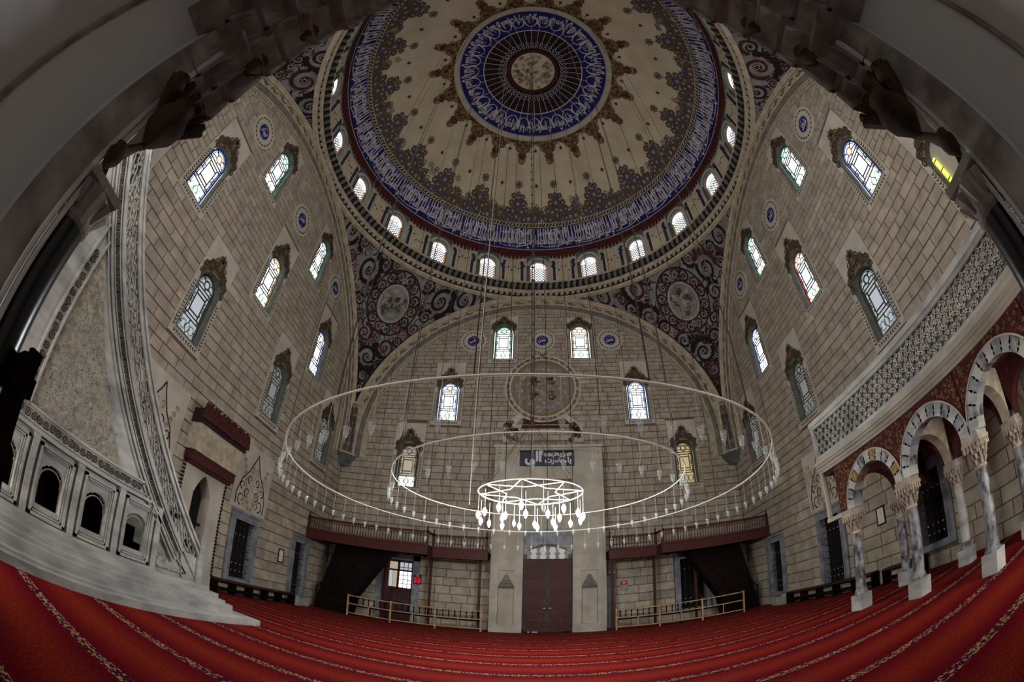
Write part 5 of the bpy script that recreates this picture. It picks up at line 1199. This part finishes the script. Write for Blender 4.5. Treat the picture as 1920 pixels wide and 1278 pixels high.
mb = MB(); mb.box(XL+.05, 9.98, -9.98, -1.2, 3.40, 3.52); obj('floor_slab', mb, M['redband'], lo)
cols = [-1.96, -3.84, -5.76, -7.68, -9.60]; SPR = 2.36; RI, RO = .72, .955
for bay in range(4):
    yc = (cols[bay]+cols[bay+1])/2
    K = 13
    for i in range(K):
        a0, a1 = pi*i/K, pi*(i+1)/K; am = (a0+a1)/2; mb = MB(); e = .03*(1 if i % 2 else -1)
        P = lambda r_, a: (yc+r_*cos(a), SPR+r_*sin(a)*1.04)
        mb.plate(LP, [P(RI, a1), P(RI, am), P(RI, a0), P(RI+.07, a0+e), P(RI+.13, a0-e), P(RO, a0), P(RO, am), P(RO, a1), P(RI+.13, a1-e), P(RI+.07, a1+e)], -.30, 0)
        obj('voussoir', mb, M['marble_dark' if i % 4 == 1 else ('marble' if i % 2 == 0 else ('gold' if i % 4 == 3 and bay == 0 else 'marble_blue'))], lo)
    mb = MB(); mb.ribbon(LP, [(yc+(RO+.01)*cos(pi*i/24), SPR+(RO+.01)*1.04*sin(pi*i/24)) for i in range(25)], .03, .012); obj('arch_bead', mb, M['pale'], lo)
    # spandrels
    mb = MB()
    for s in (-1, 1):
        end = .95 if not (bay == 0 and s == 1) else 1.28
        for i in range(16):
            x0, x1 = end*i/16, end*(i+1)/16; zz = lambda x: SPR+1.04*sqrt(max(0, (RO*.99)**2-x*x))
            mb.add([LP(yc+s*x0, zz(x0), -.02), LP(yc+s*x1, zz(x1), -.02), LP(yc+s*x1, 3.5, -.02), LP(yc+s*x0, 3.5, -.02)], [(0, 1, 2, 3)])
    obj('spandrel', mb, M['redband'], lo)
    mb = MB(); r = random.Random(bay)
    for _ in range(420):
        u = yc+r.uniform(-1.25, 1.25); v = r.uniform(2.45, 3.46); q = r.uniform(.022, .04)
        if hypot(u-yc, (v-SPR)/1.04) > RO+q+.03 and abs(u-yc) < (.93 if not (bay == 0 and u > yc) else 1.24): mb.ribbon(LP, spiral(u, v, q, r.random()*6, .9, r.choice((-1, 1)), 8), .011, -.008)
    obj('gilt_scrollwork', mb, M['gold2'], lo, kind='stuff')
mb = MB(); mb.mbox(LP, -1.17, -1.12, 2.36, 3.5, -.12, .01); obj('end_strip', mb, M['plaster'], lo); mb = MB(); mb.mbox(LP, -1.80, -1.10, 2.27, 2.37, -.2, .03); obj('impost', mb, M['portal'], lo)
mb = MB()     # inner arcade and cross arches in plain red plaster
for bay in range(4):
    yc = (cols[bay]+cols[bay+1])/2
    for i in range(16):
        t0, t1 = pi*i/16, pi*(i+1)/16; mb.add([(8.65, yc+RI*cos(t), SPR+RI*sin(t)) for t in (t0, t1)]+[(8.95, yc+RI*cos(t), SPR+RI*sin(t)) for t in (t1, t0)], [(0, 1, 2, 3)])
        for x in (8.65, 8.95): mb.add([(x, yc+RI*cos(t0), SPR+RI*sin(t0)), (x, yc+RI*cos(t1), SPR+RI*sin(t1)), (x, yc+.96*cos(t1), 3.42), (x, yc+.96*cos(t0), 3.42)], [(0, 1, 2, 3)])
obj('inner_arcade', mb, M['redband'], lo)
for y in cols[:4]:
    mb = MB()
    for xa, xb in ((XL+.15, 8.65), (8.95, 9.98)):
        xc, rr = (xa+xb)/2, (xb-xa)/2-.08
        for i in range(14):
            t0, t1 = pi*i/14, pi*(i+1)/14; q = lambda t: (xc+rr*cos(t), SPR+rr*.9*sin(t))
            for yy in (y-.12, y+.12): mb.add([(q(t0)[0], yy, q(t0)[1]), (q(t1)[0], yy, q(t1)[1]), (xc+(rr+.1)*cos(t1), yy, 3.42), (xc+(rr+.1)*cos(t0), yy, 3.42)], [(0, 1, 2, 3)])
            mb.add([(q(t0)[0], y-.12, q(t0)[1]), (q(t1)[0], y-.12, q(t1)[1]), (q(t1)[0], y+.12, q(t1)[1]), (q(t0)[0], y+.12, q(t0)[1])], [(0, 1, 2, 3)])
    obj('cross_arch', mb, M['plaster_line'] if y != cols[0] else M['redband'], lo)
def column(x, y, lab, group=None, mt='marble_dark'):
    t = thing('loggia_column', lab, 'column', (x, y, 0), group=group)
    mb = MB(); mb.box(x-.18, x+.18, y-.18, y+.18, 0, .36); obj('pedestal', mb, M['marble'], t)
    mb = MB(); mb.lathe([(.17, .36), (.175, .39), (.15, .42), (.155, .46), (.135, .48), (.13, .52)], x, y, 20); obj('base_ring', mb, M['marble_dark'], t, smooth=True)
    mb = MB(); mb.lathe([(.13, .5), (.125, 1.2), (.118, 1.78)], x, y, 20); obj('shaft', mb, M[mt], t, smooth=True)
    mb = MB(); mb.lathe([(.118, 1.76), (.14, 1.78), (.14, 1.81), (.125, 1.83)], x, y, 20)
    for k in range(3):
        z = 1.83+.10*k; e = .13+.035*k
        mb.lathe([(e-.02, z), (e, z+.1)], x, y, 8)
        for i in range(8+4*(k > 0)):
            a = 2*pi*(i+.5*(k % 2))/(8+4*(k > 0)); mb.tube([(x+(e-.01)*cos(a), y+(e-.01)*sin(a), z), (x+(e+.03)*cos(a), y+(e+.03)*sin(a), z+.1)], .03, 4, radii=[.008, .032])
    for i in range(5):
        for s in (-1, 1): q = -.16+.08*i; mb.box(x+q-.025, x+q+.025, y+s*.20-.02, y+s*.20+.02, 2.10, 2.20); mb.box(x+s*.20-.02, x+s*.20+.02, y+q-.025, y+q+.025, 2.10, 2.20)
    mb.box(x-.19, x+.19, y-.19, y+.19, 2.12, 2.20); mb.box(x-.22, x+.22, y-.22, y+.22, 2.20, 2.26); mb.box(x-.2, x+.2, y-.2, y+.2, 2.26, 2.36); obj('stalactite_capital', mb, mat_cap, t)
mat_cap = mat('pinkish limestone capital', S(182,168,154), S(150,136,122), 6, .8)
od = ['first', 'second', 'third', 'fourth', 'fifth']
for i, y in enumerate(cols):
    column(XL+.12, y, f'mottled grey marble column of the loggia front row, {od[i]} from the far end' if i < 3 else 'loggia front column hidden beside the prayer wall', group=None if i < 3 else 'hidden loggia columns')
for i, y in enumerate((-1.70, -3.84, -5.76, -7.68)):
    column(8.8, y, f'slender marble column of the loggia back row, {od[i]} from the far end', mt='marble' if i == 1 else 'marble_dark')

# ================================================================ CHANDELIER RINGS, LAMPS, CABLES
CR = dict(big=(-.28, .02, 5.41, 3.97), mid=(-.06, .615, 3.53, 4.30), small=(-.24, .02, 1.19, 3.99))
def hoop(k, r_, lab, name='lamp_hoop'):
    x, y, R, z = CR[k]; mb = MB(); mb.tube([(x+R*sin(2*pi*i/120), y+R*cos(2*pi*i/120), z) for i in range(120)], r_, 8, closed=True); return (x, y, R, z), mb
(bx, by, bR, bz), mb = hoop('big', .017, ''); big = thing('lamp_hoop', 'widest white lamp hoop hanging low over the carpet', 'chandelier', (bx, by, bz)); obj('ring', mb, M['white_metal'], big)
(mx_, my_, mR, mz), mb = hoop('mid', .016, ''); mid_ = thing('lamp_hoop', 'middle white lamp hoop inside the widest one', 'chandelier', (mx_, my_, mz)); obj('ring', mb, M['white_metal'], mid_)
(sx_, sy_, sR, sz), mb = hoop('small', .016, ''); sm = thing('star_chandelier', 'small white hoop with a eight-pointed star and lit bulbs below', 'chandelier', (sx_, sy_, sz)); obj('ring', mb, M['white_metal'], sm)
mb = MB(); N9 = 8; o9 = radians(8)
for i in range(N9):
    a = 2*pi*i/N9+o9; p = Vector((sx_+sR*sin(a), sy_+sR*cos(a), sz)); i1 = 2*pi*(i+.5)/N9+o9
    for k, q in ((1.5, .60), (-1.5, .60)):
        b = a+2*pi/N9*k; m = Vector((sx_+sR*q*sin(b-2*pi/N9*k*.33), sy_+sR*q*cos(b-2*pi/N9*k*.33), sz)); e = Vector((sx_+sR*sin(a+2*pi/N9*2*(1 if k > 0 else -1)), sy_+sR*cos(a+2*pi/N9*2*(1 if k > 0 else -1)), sz))
        mm = (p+e)/2; mm = Vector((sx_, sy_, sz))+(mm-Vector((sx_, sy_, sz)))*.66
        if k > 0: mb.tube([p, mm, e], .012, 6)
obj('star_bars', mb, M['white_metal'], sm)
mb = MB(); 
for i in range(8): a = 2*pi*i/8; mb.tube([(sx_+sR*sin(a), sy_+sR*cos(a), sz), (-.22, .02, 5.8)], .007, 4)
mb.tube([(-.22, .02, 5.75), (-.22, .02, 5.9)], .04, 8); obj('stay_wires', mb, M['wire'], sm)
def ceil_z(x, y):
    r_ = hypot(x, y); return DZ+sqrt(max(.1, DR*DR-r_*r_))-.03
cb = thing('main_cable', 'dark twin cable dropping from the dome centre to the star chandelier', 'cable', (-.22, .02, 5.8))
mb = MB(); mb.tube([(-.25, .02, 5.8), (-.12, .01, ceil_z(.1, 0))], .016, 5); mb.tube([(-.19, .02, 5.8), (-.04, .01, ceil_z(.1, 0))], .016, 5)
for i in range(40): z = 6+.55*i; mb.box(-.25, -.17, 0, .04, z, z+.05)
obj('cable', mb, M['wire'], cb)
for (k, n, par, ph) in (('big', 16, big, .1), ('mid', 10, mid_, .32)):
    x, y, R, z = CR[k]
    for i in range(n):
        mb = MB(); a = 2*pi*i/n+ph; p = (x+R*sin(a), y+R*cos(a)); mb.tube([(*p, z), (*p, ceil_z(*p))], .009 if i % 3 else .014, 4); obj('suspension_wire', mb, M['wire'], par)
mb = MB(); p = (-2.07, 2.78); mb.tube([(*p, 4.3), (*p, ceil_z(*p))], .014, 5); t = obj('white_rope', mb, M['rope'], label='pale rope hanging straight from the dome to the middle hoop', category='rope')
# lit bulbs
BUL = [[-1.43, 0.12, 3.46], [-1.39, 0.34, 3.35], [-1.18, -0.71, 3.36], [-1.23, 0.67, 3.36], [-0.86, -1.0, 3.4], [-0.95, 0.98, 3.55], [-0.94, 0.98, 3.37], [-0.78, -0.24, 3.39], [-0.53, 1.17, 3.4], [-0.4, -1.16, 3.42], [-0.33, -0.57, 3.36], [-0.15, 1.21, 3.46], [-0.08, 1.2, 3.36], [0.14, -0.44, 3.39], [0.3, 1.08, 3.49], [0.36, 1.05, 3.35], [0.41, -0.01, 3.38], [0.45, -0.95, 3.39], [0.71, 0.74, 3.38], [0.77, -0.62, 3.36], [0.91, 0.32, 3.36], [0.95, 0.07, 3.42], [-0.66, 1.13, 3.46], [0.04, -1.14, 3.37]]
M['bulb'] = glow('lit bulb', (.95, 1.0, 1.0), 330.0)
gm = bpy.data.materials.new('clear goblet glass'); gm.use_nodes = True; nn = gm.node_tree.nodes; pb = nn['Principled BSDF']; tb = nn.new('ShaderNodeBsdfTransparent'); mxs = nn.new('ShaderNodeMixShader'); mxs.inputs[0].default_value = .22
pb.inputs['Base Color'].default_value = (.75, .8, .85, 1); pb.inputs['Roughness'].default_value = .12; pb.inputs['Specular IOR Level'].default_value = 1.0
gm.node_tree.links.new(tb.outputs[0], mxs.inputs[1]); gm.node_tree.links.new(pb.outputs[0], mxs.inputs[2]); gm.node_tree.links.new(mxs.outputs[0], nn['Material Output'].inputs[0]); M['glass'] = gm
def pendant(x, y, z, lit):
    t = thing('pendant_bulb', 'glowing pointed bulb on a thin rod under the star chandelier' if lit else 'unlit glass pendant among the glowing bulbs', 'lamp', (x, y, z), group='lit bulbs of the star chandelier' if lit else 'unlit pendants of the star chandelier')
    mb = MB(); mb.lathe([(.002, -.095), (.018, -.07), (.040, -.02), (.046, .02), (.038, .05), (.02, .07), (.001, .075)], n=12); mb.v = [(x+a, y+b, z+c) for a, b, c in mb.v]; obj('bulb', mb, M['bulb'] if lit else M['glass'], t, smooth=True)
    mb = MB(); mb.tube([(x, y, z+.07), (x, y, sz)], .005, 4); mb.lathe([(.02, .068+z), (.022, .10+z), (.006, .11+z)], x, y, 8); obj('rod', mb, M['white_metal'], t); return t
pl_ = None
for i, (x, y, z) in enumerate(BUL):
    if i < 22:
        if pl_ is None: pl_ = pendant(x, y, z, True); p0_ = Vector((x, y, z))
        else: c = copy_tree(pl_); c.location = (x, y, z)
    else: pendant(x, y, z, False)
# goblets under the hoops
def goblet(x, y, z, R_, lab, grp):
    t = thing('glass_goblet', lab, 'lamp', (x, y, z), group=grp)
    mb = MB(); mb.lathe([(.001, -.135), (.008, -.125), (.004, -.10), (.012, -.085), (.018, -.07), (.038, -.02), (.044, .04), (.047, .07)], n=12); mb.v = [(x+a, y+b, z+c) for a, b, c in mb.v]; obj('bowl', mb, M['glass'], t, smooth=True)
    mb = MB(); mb.tube([(x+.045*cos(2*pi*i/12), y+.045*sin(2*pi*i/12), z+.068) for i in range(12)], .004, 5, closed=True); obj('silver_rim', mb, M['white_metal'], t)
    mb = MB(); H = .60
    for s in (-1, 0, 1): mb.tube([(x+.036*s, y+.02*(1-abs(s)), z+.07), (x+.0, y, z+.28)], .002, 3)
    mb.tube([(x, y, z+.28), (x, y, z+H)], .004, 4); obj('hanging_wires', mb, M['rope'], t, kind='stuff'); return t
for k, N_, lab, ph in (('big', 74, 'clear glass goblet hanging on wires under the widest hoop', 0), ('mid', 44, 'clear glass goblet hanging on wires under the middle hoop', .03)):
    x, y, R, z = CR[k]; src = None
    for i in range(N_):
        a = 2*pi*i/N_+ph; px_, py_ = x+R*sin(a), y+R*cos(a)
        if src is None: src = goblet(px_, py_, z-.60, R, lab, 'goblets of the '+('widest' if k == 'big' else 'middle')+' hoop')
        else: c = copy_tree(src); c.location = (px_, py_, z-.60)
